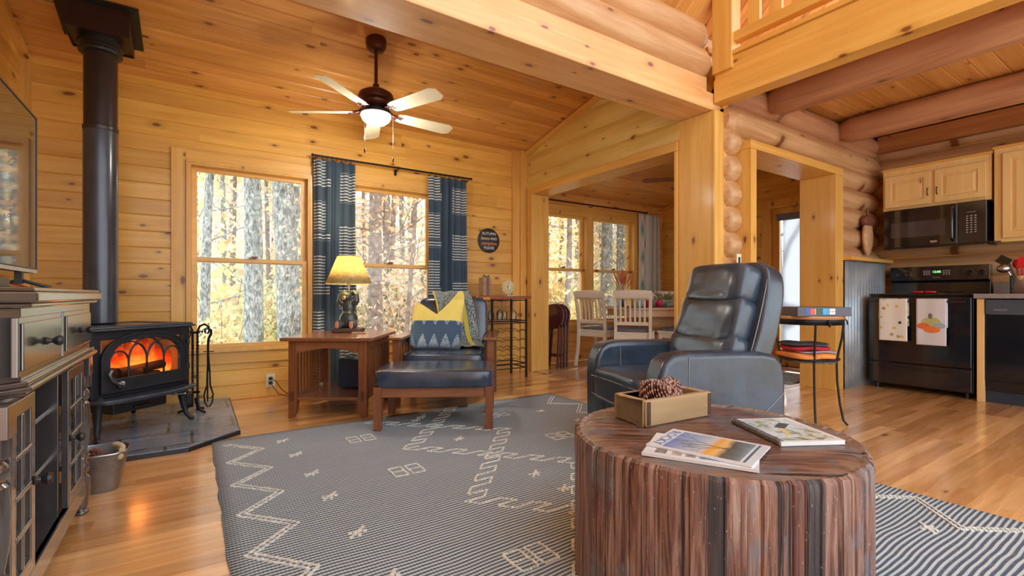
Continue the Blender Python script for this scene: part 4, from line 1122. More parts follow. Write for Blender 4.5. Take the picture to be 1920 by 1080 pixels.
# wall sign
sg = thing('round_sign', 'round black wall sign with autumn lettering above the wine rack', 'sign', (2.84, YW-.004, 1.53))
mb = MB(); mb.M = Matrix.Rotation(R(90), 4, 'X'); mb.lathe([(.142,0),(.142,.010),(.139,.012),(0,.012)], seg=48); obj('sign_board', mb, plain('chalkboard', (.022,.024,.03), .6), sg)
cw = plain('white lettering', (.8,.82,.82), .6); cy = plain('yellow lettering', (.80,.72,.20), .6); co = plain('orange lettering', (.85,.32,.12), .6)
rx = (R(90), 0, 0)
text('lettering', 'AUTUMN', .047, cw, sg, (0, -.0135, .078), rx, sx=.95)
text('lettering', 'leaves', .056, cy, sg, (-.052, -.0135, .024), rx, sx=.85, shear=.3)
text('lettering', 'AND', .046, cw, sg, (.062, -.0135, .022), rx, sx=.9)
text('lettering', 'pumpkins', .056, co, sg, (0, -.0135, -.032), rx, sx=.95, shear=.3)
text('lettering', 'PLEASE', .047, cw, sg, (0, -.0135, -.085), rx, sx=.95)

# ================================================================== CEILING FAN
fx, fy = 1.178, 3.65; fz = CW+SL*(YW-fy)
fan = thing('ceiling_fan', 'bronze ceiling fan with five pale blades and a lit bowl', 'ceiling fan', (fx, fy, 0))
mb = MB(); mb.lathe([(.02,-.075),(.035,-.075),(.055,-.065),(.072,-.04),(.078,-.01),(.078,.03)], (0,0,fz-.01), 28); obj('canopy', mb, M['bronze'], fan)
mb = MB(); mb.cyl((0,0,2.49), (0,0,fz-.07), .013, seg=14); mb.lathe([(.013,0),(.024,.01),(.024,.05),(.013,.06)], (0,0,2.47), 16); obj('downrod', mb, M['bronze'], fan)
mb = MB(); mb.lathe([(.03,2.475),(.09,2.468),(.125,2.445),(.135,2.415),(.132,2.395),(.10,2.385),(.095,2.375),(.098,2.355),(.085,2.345)], seg=36); obj('motor_housing', mb, M['bronze'], fan)
mb = MB(); mb.lathe([(.06,2.345),(.075,2.34),(.085,2.32),(.112,2.31),(.115,2.29),(.10,2.287)], seg=36); obj('light_fitter', mb, plain('dark fitter', (.05,.06,.07), .3, .7), fan)
mb = MB(); mb.lathe([(.112,2.287),(.114,2.275),(.10,2.245),(.07,2.222),(.03,2.212),(0,2.21)], seg=36); obj('light_bowl', mb, emis('lit glass bowl', (1,.98,.92), 4.5), fan)
for k in range(5):
    a = R(4+72*k)
    mt = Matrix.Rotation(a, 4, 'Z')
    br = MB(); br.M = mt
    br.tube([(.09,0,2.36),(.13,.0,2.315),(.17,.0,2.302)], .008, 8)
    for s_ in (-1, 1):
        br.tube([(.11,0,2.33),(.14,s_*.03,2.308),(.19,s_*.034,2.300),(.215,s_*.015,2.300),(.19,s_*.004,2.300),(.165,s_*.012,2.304)], .004, 6)
    b0 = obj('blade_bracket', br, M['bronze'], fan)
    bd = MB(); bd.M = mt @ Matrix.Translation((0,0,2.306)) @ Matrix.Rotation(R(-14), 4, 'X')
    bd.prism([(.175,-.045),(.22,-.058),(.615,-.070),(.658,-.042),(.658,.042),(.615,.070),(.22,.058),(.175,.045)], -.003, .003, 'z')
    obj('blade', bd, M['blade'], fan, bevel=.0015, seg=1)
for x, y, zl_ in ((-.105,-.06,2.00), (.11,-.07,1.96)):
    mb = MB(); mb.cyl((x,y,2.30), (x,y,zl_), .0013, seg=6)
    pc = obj('pull_chain', mb, M['steel'], fan); mb = MB(); mb.lathe([(.002,0),(.006,-.006),(.006,-.03),(.002,-.038)], (x,y,zl_), 10); obj('pull_knob', mb, M['black'], pc)
fd = bpy.data.lights.new('fan_light', 'POINT'); fd.energy = 16; fd.color = (1,.95,.86); fd.shadow_soft_size = .10
fo2 = bpy.data.objects.new('fan_light', fd); col.objects.link(fo2); fo2.parent = fan; fo2.location = (0,0,2.15)

# ================================================================== WINE RACK
wr = thing('wine_rack', 'slim iron wine rack with red wood top in the corner', 'wine rack', (0,0,0))
x0, x1, y0, y1 = 2.45, 3.07, 4.32, 4.62
mb = MB(); mb.box(x0-.04, x1+.045, y0-.04, y1+.06, .862, .892); obj('top', mb, plain('red mahogany', (.27,.055,.025), .3, coat=.3), wr, bevel=.004)
mb = MB(); mb.box(x0-.035, x0+.13, y0-.045, y0-.03, .852, .885); dwr = obj('small_drawer', mb, plain('orange drawer', (.62,.27,.05), .4), wr)
mb = MB(); mb.ring(rect(x0-.02, x0+.035, .856, .882), rect(x0-.012, x0+.027, .861, .877), y0-.051, y0-.045); obj('drawer_pull', mb, M['blackmetal'], dwr)
for x, y in ((x0,y0),(x1,y0),(x0,y1),(x1,y1),((x0+x1)/2-.13,y0)):
    mb = MB(); mb.box(x-.009, x+.009, y-.009, y+.009, 0 if y != y0 or x in (x0, x1) else .10, .862); obj('leg', mb, M['blackmetal'], wr)
for z in (.11, .155, .60, .625, .848):
    mb = MB(); mb.ring([(x0-.006,y0-.006),(x1+.006,y0-.006),(x1+.006,y1+.006),(x0-.006,y1+.006)], [(x0+.006,y0+.006),(x1-.006,y0+.006),(x1-.006,y1-.006),(x0+.006,y1-.006)], z-.005, z+.005, 'z'); obj('shelf_rail', mb, M['blackmetal'], wr)
mb = MB()
for z in (.20, .30, .40, .50):
    for y in (y0, y1): mb.tube([(x0+(x1-x0)*k/72, y, z+.022*abs(math.sin(k/72*math.pi*6))) for k in range(73)], .003, 5)
    mb.tube([(x1, y0+(y1-y0)*k/24, z+.022*abs(math.sin(k/24*math.pi*2))) for k in range(25)], .003, 5)
obj('bottle_cradle', mb, M['blackmetal'], wr)
mb = MB()
for k in range(5):
    x = 2.62+.09*k; mb.tube([(x, y0, .846), (x, y1, .846)], .003, 5)
obj('glass_rail', mb, M['blackmetal'], wr)
gl0 = None
k = 0
for (x, y) in ((2.665,4.40),(2.755,4.36),(2.845,4.42),(2.845,4.52),(2.935,4.37)):
    if gl0 is None:
        mb = MB(); mb.lathe([(.033,.842),(.034,.838),(.006,.834),(.004,.825),(.004,.755),(.008,.745),(.028,.725),(.036,.695),(.033,.655),(.030,.64)], seg=20)
        mb2 = MB(); mb2.v = mb.v; mb2.f = mb.f[:-1]; mb2.mi = [0]*len(mb2.f)
        gl0 = obj('wine_glass', mb2, M['stemglass'], loc=(x, y, 0)); o = gl0
        tag(o, 'leftmost stemmed glass hanging upside down in the wine rack', 'glass', 'glasses hanging in the wine rack')
    else:
        o = gl0.copy(); col.objects.link(o); o.location = (x, y, 0)
        k += 1; o['label'] = ('', 'second hanging stemmed glass from the left in wine rack', 'middle front stemmed glass hanging in the wine rack', 'rearmost stemmed glass hanging near the wall in wine rack', 'rightmost stemmed glass hanging under the wine rack top')[k]
# decor on the rack
bo_ = thing('ribbon_lantern', 'grey wooden block ornament tied with a ribbon on the wine rack', 'ornament', (2.62, 4.45, .893), R(8))
mb = MB(); mb.box(-.052, .052, -.045, .045, 0, .20); obj('block', mb, M['barn'], bo_, bevel=.008)
mb = MB(); mb.box(-.018, .018, -.047, .047, .0, .203); obj('ribbon', mb, plain('mauve ribbon', (.22,.13,.13), .8), bo_)
mb = MB()
for s_ in (-1, 1): mb.tube([(0,-.02,.205),(s_*.03,-.02,.225),(s_*.045,-.02,.215),(s_*.03,-.02,.20),(0,-.02,.205)], .008, 8)
obj('bow', mb, plain('green grey bow', (.20,.22,.15), .85), bo_)
so = thing('sunburst_ornament', 'cream petal wreath ornament with a white bird on the wine rack', 'ornament', (2.93, 4.47, .893))
mb = MB()
for r_, n_, y_ in ((.085, 16, .0), (.062, 12, -.012)):
    for k in range(n_):
        a = 2*math.pi*k/n_; mb.puff((r_*.72*math.cos(a), y_, .098+r_*.72*math.sin(a)), (.05, .008, .026), .9, 10, 6, M=Matrix.Rotation(-a, 4, 'Y'))
obj('petal', mb, plain('cream petals', (.72,.64,.38), .7), so)
mb = MB(); mb.puff((0,-.03,.085), (.035,.02,.045), .9, 14, 10); mb.tube([(0,-.03,.10),(.006,-.03,.135),(.004,-.03,.165)], [.012,.008,.007], 8); obj('bird', mb, M['white'], so)
mb = MB(); mb.box(-.035, .035, -.045, .02, 0, .008); obj('base', mb, M['white'], so)
# ================================================================== RECLINER
RA = R(-106.5)
rc = thing('recliner', 'dark leather recliner armchair facing left behind the log table', 'recliner', (1.955, 1.882, .0095), RA)
for s_, nm in ((1, 'arm'), (-1, 'arm')):
    P = [(0.02,.02), (.0,.10), (-.005,.40), (.004,.50), (.03,.57), (.08,.603), (.16,.612), (.45,.607), (.62,.60), (.70,.585), (.745,.545), (.765,.48), (.77,.38), (.765,.02)]
    mb = MB(); mb.prism(P, s_*.255, s_*.395, 'x'); a = obj(nm, mb, M['leather'], rc, bevel=.032, seg=4, bangle=50)
    mb = MB(); xx = s_*.3965
    mb.tube([(xx,.165,.045),(xx,.162,.3),(xx,.165,.59)], .0016, 5)
    mb.tube([(xx,.765,.40),(xx,.60,.27),(xx,.40,.16),(xx,.22,.085)], .0016, 5)
    mb.tube([(s_*.256,.17,.35),(s_*.256,.165,.58)], .0016, 5)
    obj('stitching', mb, M['thread'], a)
def seatf(p):
    x, y, z = p
    return (x, y, z+(.012*math.cos(x*6) if z > 0 else 0)-(.02*max(0, (y-.05))*1 if z > 0 else 0))
mb = MB(); mb.puff((0,.27,.37), (.515,.62,.20), .25, 64, 24, fn=seatf)
sc = obj('seat_cushion', mb, M['leather'], rc)
mb = MB(); mb.tube([(-.25,-.034,.415),(0,-.042,.42),(.25,-.034,.415)], .002, 5); mb.tube([(-.24,-.035,.31),(0,-.043,.305),(.24,-.035,.31)], .002, 5); obj('seam', mb, M['thread'], sc)
mb = MB(); mb.puff((0,.0,.18), (.50,.06,.26), .2, 48, 20); fr = obj('footrest', mb, M['leather'], rc)
mb = MB()
for x in (-.1,.1): mb.tube([(x,-.031,.06),(x*1.05,-.034,.18),(x,-.031,.30)], .002, 5)
obj('seam', mb, M['leather'], fr)
mb = MB(); mb.box(-.25,.25,.05,.74,.03,.28); obj('base_frame', mb, M['black'], rc)
# back: reclined shell with three puffed pads
def bk_shell(p):
    x, y, z = p; w = 1-.10*max(0, (z+.1)/.42)**2
    return (x*w, y+.03*math.cos(z*4), z)
BM = Matrix.Rotation(R(-19), 4, 'X')
mb = MB(); mb.puff((0,.715,.70), (.63,.15,.78), .30, 64, 40, M=BM, fn=bk_shell)
bs = obj('backrest', mb, M['leather'], rc)
def padf(k):
    def f(p):
        x, y, z = p
        w = 1-.05*k
        cr_ = .006*mn.noise(Vector((x*14, k*3.1, z*22)))+.004*mn.noise(Vector((x*30, k, z*9)))
        return (x*w, y+cr_-.004*math.sin(z*30+x*4), z)
    return f
for k, (yy, zz, hh, ww, th) in enumerate(((.563,.535,.33,.56,.15), (.636,.745,.30,.55,.165), (.700,.945,.25,.54,.185))):
    mb = MB(); mb.puff((0, yy, zz), (ww, th, hh), .42, 64, 28, M=BM, fn=padf(k)); obj('head_pillow' if k == 2 else 'back_cushion', mb, M['leather'], bs)
for off in (.0, .018):
    for s_ in (-1, 1):
        P = []; mb = MB()
        for i in range(21):
            z = -.37+.72*i/20; w = (.292-.03*max(0,(z+.1)/.42)**2)+(.0 if off else .004)
            p = BM @ Vector((s_*(w if z < .30 else w-(z-.30)*1.1), -.045+off*2.2, z)); P.append(p+Vector((0,.715,.70)))
        mb.tube(P, .0035 if off else .0022, 6); obj('piping', mb, M['thread'], bs)

# ================================================================== STUMP TABLE
t = NT('reclaimed stump sides'); v = t.coord(); o = t.sep(v)
ang = t.math('ARCTAN2', o[1], o[0])
sid = t.math('FLOOR', t.math('DIVIDE', t.math('ADD', ang, t.math('MULTIPLY', t.noise(t.comb(ang, 0, 0), 2.0, 1), .3)), .135))
rs = t.white(t.comb(sid, 1.1, 2.2)); rs2 = t.white(t.comb(sid, 4.1, 8.2))
gv = t.comb(t.math('MULTIPLY', ang, 30), t.math('MULTIPLY', o[2], 4.0), rs)
g = t.noise(gv, 1.0, 7, .65, .7); big = t.noise(t.comb(t.math('MULTIPLY', ang, 3), t.math('MULTIPLY', o[2], 4), rs), 1.0, 5, .7)
c = t.ramp(g, [(.32, (.030,.016,.014)), (.44, (.15,.062,.042)), (.57, (.30,.15,.105)), (.72, (.42,.31,.26))])
c = t.mix(t.ramp(big, [(.52,0),(.64,.8)]), c, (.20,.19,.21))
c = t.mix(t.ramp(t.noise(gv, .45, 5, .7), [(.60,0),(.68,.85)]), c, (.40,.13,.02))
c = t.mix(t.math('MULTIPLY', t.math('LESS_THAN', rs2, .05), .85), c, (.03,.03,.035))
c = t.mix(t.math('MULTIPLY', t.math('GREATER_THAN', rs2, .88), .6), c, (.10,.025,.02))
fleck = t.voro(t.comb(t.math('MULTIPLY', ang, 34), t.math('MULTIPLY', o[2], 40), 0), 1.0)
c = t.mix(t.ramp(fleck, [(.05,.5),(.14,0)]), c, (.60,.55,.50))
crk = t.noise(t.comb(t.math('MULTIPLY', ang, 48), t.math('MULTIPLY', o[2], .9), 0), 1.0, 3)
cm_ = t.ramp(crk, [(.355,1),(.385,0)])
c = t.mix(cm_, c, (.02,.012,.01))
M['stump'] = t.fin(c, t.math('MULTIPLY_ADD', big, .35, .33), 0, .5, .15, t.bump(t.math('SUBTRACT', g, cm_), .8, .008))
t = NT('reclaimed stump top'); v = t.coord(); o = t.sep(v)
a_ = R(28); u1 = t.math('ADD', t.math('MULTIPLY', o[0], math.cos(a_)), t.math('MULTIPLY', o[1], -math.sin(a_)*-1)); 
u1 = t.math('SUBTRACT', t.math('MULTIPLY', o[0], .80), t.math('MULTIPLY', o[1], .60)); u2 = t.math('ADD', t.math('MULTIPLY', o[0], .60), t.math('MULTIPLY', o[1], .80))
gv = t.comb(t.math('MULTIPLY', u1, 5), t.math('MULTIPLY', u2, 60), 0)
g = t.noise(gv, 1.0, 7, .65, .6); big = t.noise(v, 6, 6, .7)
c = t.ramp(g, [(.34, (.025,.010,.008)), (.47, (.11,.042,.026)), (.60, (.21,.10,.065)), (.75, (.36,.24,.18))])
c = t.mix(t.ramp(big, [(.48,0),(.60,.75)]), c, (.13,.14,.17))
rad = t.math('SQRT', t.math('ADD', t.math('MULTIPLY', o[0], o[0]), t.math('MULTIPLY', o[1], o[1])))
c = t.mix(t.ramp(t.noise(v, 3.3, 4), [(.60,0),(.66,.7)]), c, (.42,.13,.02))
c = t.mix(t.ramp(t.math('ADD', rad, t.math('MULTIPLY', t.noise(v, 14, 3), .10)), [(.40,0),(.47,.8)]), c, (.30,.20,.14))
crk = t.ramp(t.noise(t.comb(t.math('MULTIPLY', u1, 2.2), t.math('MULTIPLY', u2, 34), 0), 1.0, 2), [(.35,1),(.38,0)])
c = t.mix(crk, c, (.015,.008,.006))
M['stumptop'] = t.fin(c, t.math('MULTIPLY_ADD', big, .35, .26), 0, .5, .3, t.bump(t.math('SUBTRACT', g, crk), .7, .006))
SR = .427
rs_ = random.Random(11); cracks = []
a = 0
while a < 6.283: cracks.append((a, rs_.uniform(.008, .012), rs_.uniform(.004,.012))); a += rs_.uniform(.06, .20)
def srad(a, z):
    r = SR*(1+.010*math.sin(3*a+1)+.006*math.sin(7*a))
    for ca_, wd, dp in cracks:
        d = abs((a-ca_+math.pi) % (2*math.pi)-math.pi)
        if d < wd: r -= dp*(1-d/wd)
    r += .004*mn.noise(Vector((math.cos(a)*14, math.sin(a)*14, z*2)))
    return r
mb = MB(); NA = 900; ZZ = [0, .02, .10, .2, .3, .38, .43, .448, .455]
vs = []; fs = []
for z in ZZ:
    for k in range(NA):
        a = 2*math.pi*k/NA; r = srad(a, z)
        if z > .45: r -= .012+.012*abs(mn.noise(Vector((a*9, 1, 0))))
        elif z > .44: r -= .002+.008*abs(mn.noise(Vector((a*9, 1, 0))))
        zz = z+(.007*mn.noise(Vector((a*11, 2, 0))) if z > .42 and z < .454 else 0)
        vs.append((r*math.cos(a), r*math.sin(a), zz))
for i in range(len(ZZ)-1):
    for k in range(NA): l = (k+1) % NA; fs.append((i*NA+k, i*NA+l, (i+1)*NA+l, (i+1)*NA+k))
fs.append(tuple(range(NA))[::-1])
mb.add(vs, fs, 0)
# top disc with relief near the rim
rings = [1.0, .97, .92, .85, .75, .6, .4, .2]
vs = []; fs = []; base = vs
for q in rings:
    for k in range(NA):
        a = 2*math.pi*k/NA; r0 = (srad(a, .455)-.012-.012*abs(mn.noise(Vector((a*9, 1, 0)))))
        r = r0*q; x, y = r*math.cos(a), r*math.sin(a)
        zz = .455-(.004+.008*abs(mn.noise(Vector((x*18, y*18, 0)))))*(1 if q > .96 else .35 if q > .9 else 0)
        vs.append((x, y, .455 if q == 1 else zz))
vs.append((0,0,.455))
for i in range(len(rings)-1):
    for k in range(NA): l = (k+1) % NA; fs.append((i*NA+k, i*NA+l, (i+1)*NA+l, (i+1)*NA+k))
for k in range(NA): fs.append(((len(rings)-1)*NA+k, (len(rings)-1)*NA+(k+1) % NA, len(rings)*NA))
mb.add(vs, fs, 1)
SX, SY = 1.386, .932
sto = obj('log_table', mb, [M['stump'], M['stumptop']], loc=(SX, SY, .009), angle=30)
tag(sto, 'big round reclaimed log coffee table with cracked sides in the foreground', 'coffee table')
ZT = .4645
# brick mould box with pine cones
bx = thing('wooden_box', 'worn wooden brick mould box holding pine cones on the log table', 'box', (1.41, 1.135, ZT), R(-4))
mb = MB(); mb.box(-.162, .162, -.078, -.062, 0, .088); mb.box(-.162, .162, .062, .078, 0, .088); mb.box(-.162, -.140, -.062, .062, 0, .088); mb.box(.140, .162, -.062, .062, 0, .088); mb.box(-.14, .14, -.062, .062, 0, .012)
b0 = obj('box_body', mb, M['barn'], bx, bevel=.007, seg=3)
strap = plain('rusty strap', (.10,.06,.045), .6, .7)
for x in (-.150, .150):
    for y in (-.0785, .0785): mb = MB(); mb.box(x-.008, x+.008, y-.001, y+.001, .006, .083); obj('metal_strap', mb, strap, b0)
mb = MB(); rb = random.Random(4)
def cone(mbx, L, Rr, seed):
    rb = random.Random(seed); n = 13
    for i in range(n):
        f = i/(n-1); r = Rr*(math.sin(math.pi*(.16+.80*f))**.75); z = -L/2+L*f; m = 11
        for j in range(m):
            a = 2*math.pi*j/m+i*.5+rb.uniform(-.1,.1)
            d = Vector((math.cos(a), math.sin(a), 0)); tdir = Vector((-math.sin(a), math.cos(a), 0)); up = Vector((0,0,1))
            p0 = d*r*.35+up*z; p1 = d*r*1.02+up*(z+L*.045)
            w = .0045+r*.16
            vs = [p0-tdir*w*.4, p0+tdir*w*.4, p1+tdir*w, p1-tdir*w, p1+d*.002+up*.004, p0-up*.003, p1-up*.004]
            mbx.add(vs, [(0,1,2,3),(3,2,4),(0,5,1),(1,5,6,2),(0,3,6,5),(3,4,6),(2,6,4)], 0 if rb.random() < .75 else 1)
            mbx.ball(p1+d*.001+up*.001, (.0032,.0032,.0018), 6, 4, 1)
    mbx.ball((0,0,0), (Rr*.5, Rr*.5, L*.46), 10, 8, 0)
cone(mb, .085, .040, 1)
pcm = [plain('pine cone brown', (.20,.07,.045), .75, var=.35), plain('pine cone tips', (.55,.36,.30), .7, var=.2)]
c0 = None
for k, (x, y, z, rx_, rz_, sc_, lb) in enumerate(((-.055,-.012,.082,70,20,1.0,'brown pine cone at the left end of the wooden box'), (-.005,-.028,.066,85,100,.8,'small brown pine cone low in the middle of the box'),
        (.045,.010,.083,55,-40,.92,'pale-tipped pine cone at the right of the wooden box'), (-.015,.030,.075,60,200,.95,'pine cone half hidden at the back of the wooden box'))):
    if c0 is None: o = c0 = obj('pine_cone', mb, pcm, smooth=False)
    else: o = c0.copy(); col.objects.link(o)
    p = Matrix.Rotation(R(-4), 4, 'Z') @ Vector((x, y, 0))
    o.location = (1.41+p.x, 1.135+p.y, ZT+z+.010); o.rotation_euler = (R(rx_), 0, R(rz_)); o.scale = (sc_*1.15,)*3
    tag(o, lb, 'pine cone', 'pine cones in the wooden box')
# magazines & book
def sheetbook(name, label, A, B, w, th, z, mats, pages=M['paper'], cat='magazine', curl=0, zones=()):
    """A->B is the spine edge (world xy); the cover reaches w to its left"""
    A = Vector((*A, 0)); B = Vector((*B, 0)); Ld = (B-A).length; d = (B-A).normalized(); rz_ = math.atan2(d.y, d.x)
    th_ = thing(name, label, cat, (A.x, A.y, z), rz_)
    mb = MB(); mb.box(0, Ld, 0.001, w-.001, 0, th-.001); obj('pages', mb, pages, th_, bevel=.001, seg=1)
    mb = MB(); mb.box(0, Ld, 0, w, th-.001, th); cv = obj('cover', mb, mats, th_)
    return th_, cv, Ld
def patch(parent, name, x0, x1, y0, y1, z, m):
    mb = MB(); mb.box(x0, x1, y0, y1, z, z+.0004); return obj(name, mb, m, parent, smooth=False)
cov = plain('glossy cover white', (.72,.74,.76), .22, coat=.5, var=.03)
# lower magazine: spine edge along its front
th_, cv, Ld = sheetbook('magazine', 'pale magazine lying underneath with small pictures on its cover edge', (1.017,.891), (1.154,.641), .215, .008, ZT, cov)
for k, (a, b, cc) in enumerate(((.03,.06,(.25,.20,.22)), (.075,.10,(.35,.30,.30)), (.11,.135,(.25,.22,.25)), (.145,.205,(.16,.30,.55)), (.215,.255,(.35,.18,.14)))):
    patch(cv, 'cover_picture', a, b, .022, .060, .008, plain('picture ink %d' % k, cc, .25, var=.5, scale=80))
# upper magazine with sunset tree cover
A = (1.073,.924); B = (1.152,.658)
t = NT('sunset tree cover'); o = t.sep(t.coord()); u = t.math('DIVIDE', o[0], .278); vv = t.math('DIVIDE', o[1], .205)
u_ = t.math('ADD', u, t.math('MULTIPLY_ADD', t.noise(t.coord(), 20, 3), .10, -.05))
ph = t.ramp(u_, [(.16,(.12,.24,.55)), (.36,(.35,.45,.62)), (.50,(.62,.62,.62)), (.56,(.90,.42,.05)), (.64,(.85,.55,.20)), (.70,(.12,.10,.08)), (.82,(.16,.19,.20)), (.90,(.30,.36,.38))])
inx = t.math('MULTIPLY', t.math('MULTIPLY', t.math('GREATER_THAN', u, .15), t.math('LESS_THAN', u, .88)), t.math('MULTIPLY', t.math('GREATER_THAN', vv, .07), t.math('LESS_THAN', vv, .93)))
cc = t.mix(inx, (.70,.72,.75), ph)
m_sun = t.fin(cc, .2, 0, .5, .5)
th_, cv, Ld = sheetbook('magazine', 'top magazine with a bare tree against an orange sunset on its cover', A, B, .205, .005, ZT+.0085, m_sun)
mb = MB(); rb = random.Random(8)
def twig(p, d, L, w, n):
    q = (p[0]+d[0]*L, p[1]+d[1]*L)
    mb.bar((p[0], p[1], .0052), (q[0], q[1], .0052), w, .0003)
    if n:
        for s_ in (-1, 1):
            a = rb.uniform(.25, .75)*s_; c_, s2 = math.cos(a), math.sin(a)
            twig(q, (d[0]*c_-d[1]*s2, d[0]*s2+d[1]*c_), L*rb.uniform(.55,.85), w*.6, n-1)
twig((.20,.10), (-1,.03), .05, .003, 5); twig((.185,.10), (-.8,-.5), .04, .002, 4)
obj('tree_print', mb, plain('black ink', (.03,.03,.05), .3), cv, smooth=False)
patch(cv, 'cover_band', .252, .258, .015, .19, .005, plain('teal band', (.06,.15,.18), .3))
text('cover_title', 'ROCKY', .040, plain('title ink', (.14,.24,.45), .3), cv, (.022, .10, .0052), (0,0,R(-90)), sx=1.2)
# spiral book
th_, cv, Ld = sheetbook('spiral_book', 'spiral bound guest book with a painted bird cover on the table', (1.536,.949), (1.412,.721), .20, .013, ZT, None or cov, cat='book')
# the spine goes away from the cover: rebuild cover as a painting on the right-hand side (towards +x world)
t = NT('painted bird cover'); v = t.coord(); o = t.sep(v)
f = t.noise(v, 18, 5, .6, 1.0); f2 = t.noise(v, 9, 3)
cc = t.ramp(f, [(.30,(.10,.15,.10)), (.42,(.30,.36,.22)), (.50,(.62,.66,.66)), (.60,(.50,.56,.62)), (.72,(.60,.55,.30))])
cc = t.mix(t.ramp(f2, [(.55,0),(.6,.8)]), cc, (.72,.74,.76))
inx = t.math('MULTIPLY', t.math('MULTIPLY', t.math('GREATER_THAN', o[0], .012), t.math('LESS_THAN', o[0], .248)), t.math('LESS_THAN', o[1], .186))
cv.data.materials.clear(); cv.data.materials.append(t.fin(t.mix(inx, (.74,.76,.74), cc), .3, 0, .5, .4))
mb = MB(); mb.bar((.10,.10,.0133), (.20,.07,.0133), .016, .0004); obj('cover_print', mb, plain('straw ink', (.62,.50,.22), .4), cv)
mb = MB(); mb.bar((.07,.14,.0134), (.12,.09,.0134), .03, .0004); obj('cover_print', mb, plain('dark ink', (.05,.07,.10), .4), cv)
mb = MB(); n = 34
for k in range(n):
    x = .008+(Ld-.016)*k/(n-1)
    mb.tube([(x, .006+.0095*math.cos(a), .0065+.0095*math.sin(a)) for a in [2*math.pi*q/12 for q in range(12)]], .0012, 5, closed=True)
obj('wire_spiral', mb, plain('dark wire', (.06,.07,.10), .3, .8), th_)

# ================================================================== ROUND WIRE SIDE TABLE
rgt = Vector((.832,-.555)); fwd = Vector((.555,.832))
def cw(r, d): p = rgt*r+fwd*d; return (p.x, p.y)
TC = cw(2.14, 3.47)
wt = thing('wire_side_table', 'round iron side table with wood top and woven lower shelf behind recliner', 'side table', (*TC, 0), R(-33.7))
mb = MB(); mb.lathe([(0,.735),(.222,.735),(.226,.745),(.222,.757),(0,.757)], seg=48); obj('tabletop', mb, M['tabletop'], wt)
mb = MB(); mb.lathe([(.218,.695),(.218,.735),(.212,.735),(.212,.695),(.218,.695)], seg=48); obj('apron_band', mb, M['blackmetal'], wt)
for (x0, y0, x1, y1) in ((.15,-.155,.135,-.205), (-.075,-.205,-.08,-.20), (-.205,.06,-.19,.04)):
    v0 = Vector((x0, y0)); n_ = v0.normalized()
    P = [(n_.x*.216, n_.y*.216, .70), (n_.x*.205, n_.y*.205, .60), (n_.x*.185, n_.y*.185, .50), (n_.x*.175, n_.y*.175, .43), (n_.x*.178, n_.y*.178, .30), (n_.x*.195, n_.y*.195, .14), (n_.x*.215, n_.y*.215, .035), (n_.x*.24, n_.y*.24, .007)]
    mb = MB(); mb.tube(P, .0075, 8); obj('leg', mb, M['blackmetal'], wt)
mb = MB(); mb.tube([(.19*math.cos(a), .19*math.sin(a), .452) for a in [2*math.pi*k/40 for k in range(40)]], .006, 6, closed=True); obj('shelf_ring', mb, M['blackmetal'], wt)
mb = MB()
for k in range(14):
    r = .012+.0125*k
    for ph in (0, 1): mb.tube([(r*math.cos(a), r*math.sin(a), .438+.006*math.sin(a*9+ph*math.pi+k)) for a in [2*math.pi*q/48 for q in range(48)]], .0055, 5, closed=True)
obj('woven_shelf', mb, plain('grey woven wicker', (.13,.13,.13), .8, var=.5, scale=80), wt)
mb = MB(); mb.tube([(.225,0,.72),(.255,-.01,.735),(.275,-.01,.715),(.277,-.01,.69)], .005, 6); mb.tube([(.0,-.219,.73),(.005,-.235,.70),(.0,-.232,.685)], .007, 8); obj('scroll_hook', mb, M['blackmetal'], wt)
# game box on top
gb = thing('game_box', 'long dark boxed game with coloured pictures on the round side table', 'box', (*cw(2.13,3.40), .758), R(-33.7))
mb = MB(); mb.box(-.185, .185, -.13, .13, 0, .062); obj('box_body', mb, plain('slate grey box', (.09,.10,.14), .45), gb, bevel=.003)
for k, (a, b, c_) in enumerate(((-.125,-.10,(.05,.12,.5)), (-.098,-.070,(.75,.10,.08)), (-.068,-.060,(.85,.45,.1)), (-.056,-.015,(.04,.10,.07)), (-.012,.03,(.05,.40,.75)), (.033,.072,(.85,.85,.85)))):
    mb = MB(); mb.box(a, b, -.1308, -.1301, .012, .052); obj('printed_panel', mb, plain('box print %d' % k, c_, .4, var=.35, scale=90), gb)
text('label_text', 'GAME', .014, plain('box lettering', (.45,.25,.25), .4), gb, (.0525, -.1312, .032), (R(90),0,0), depth=.0002)
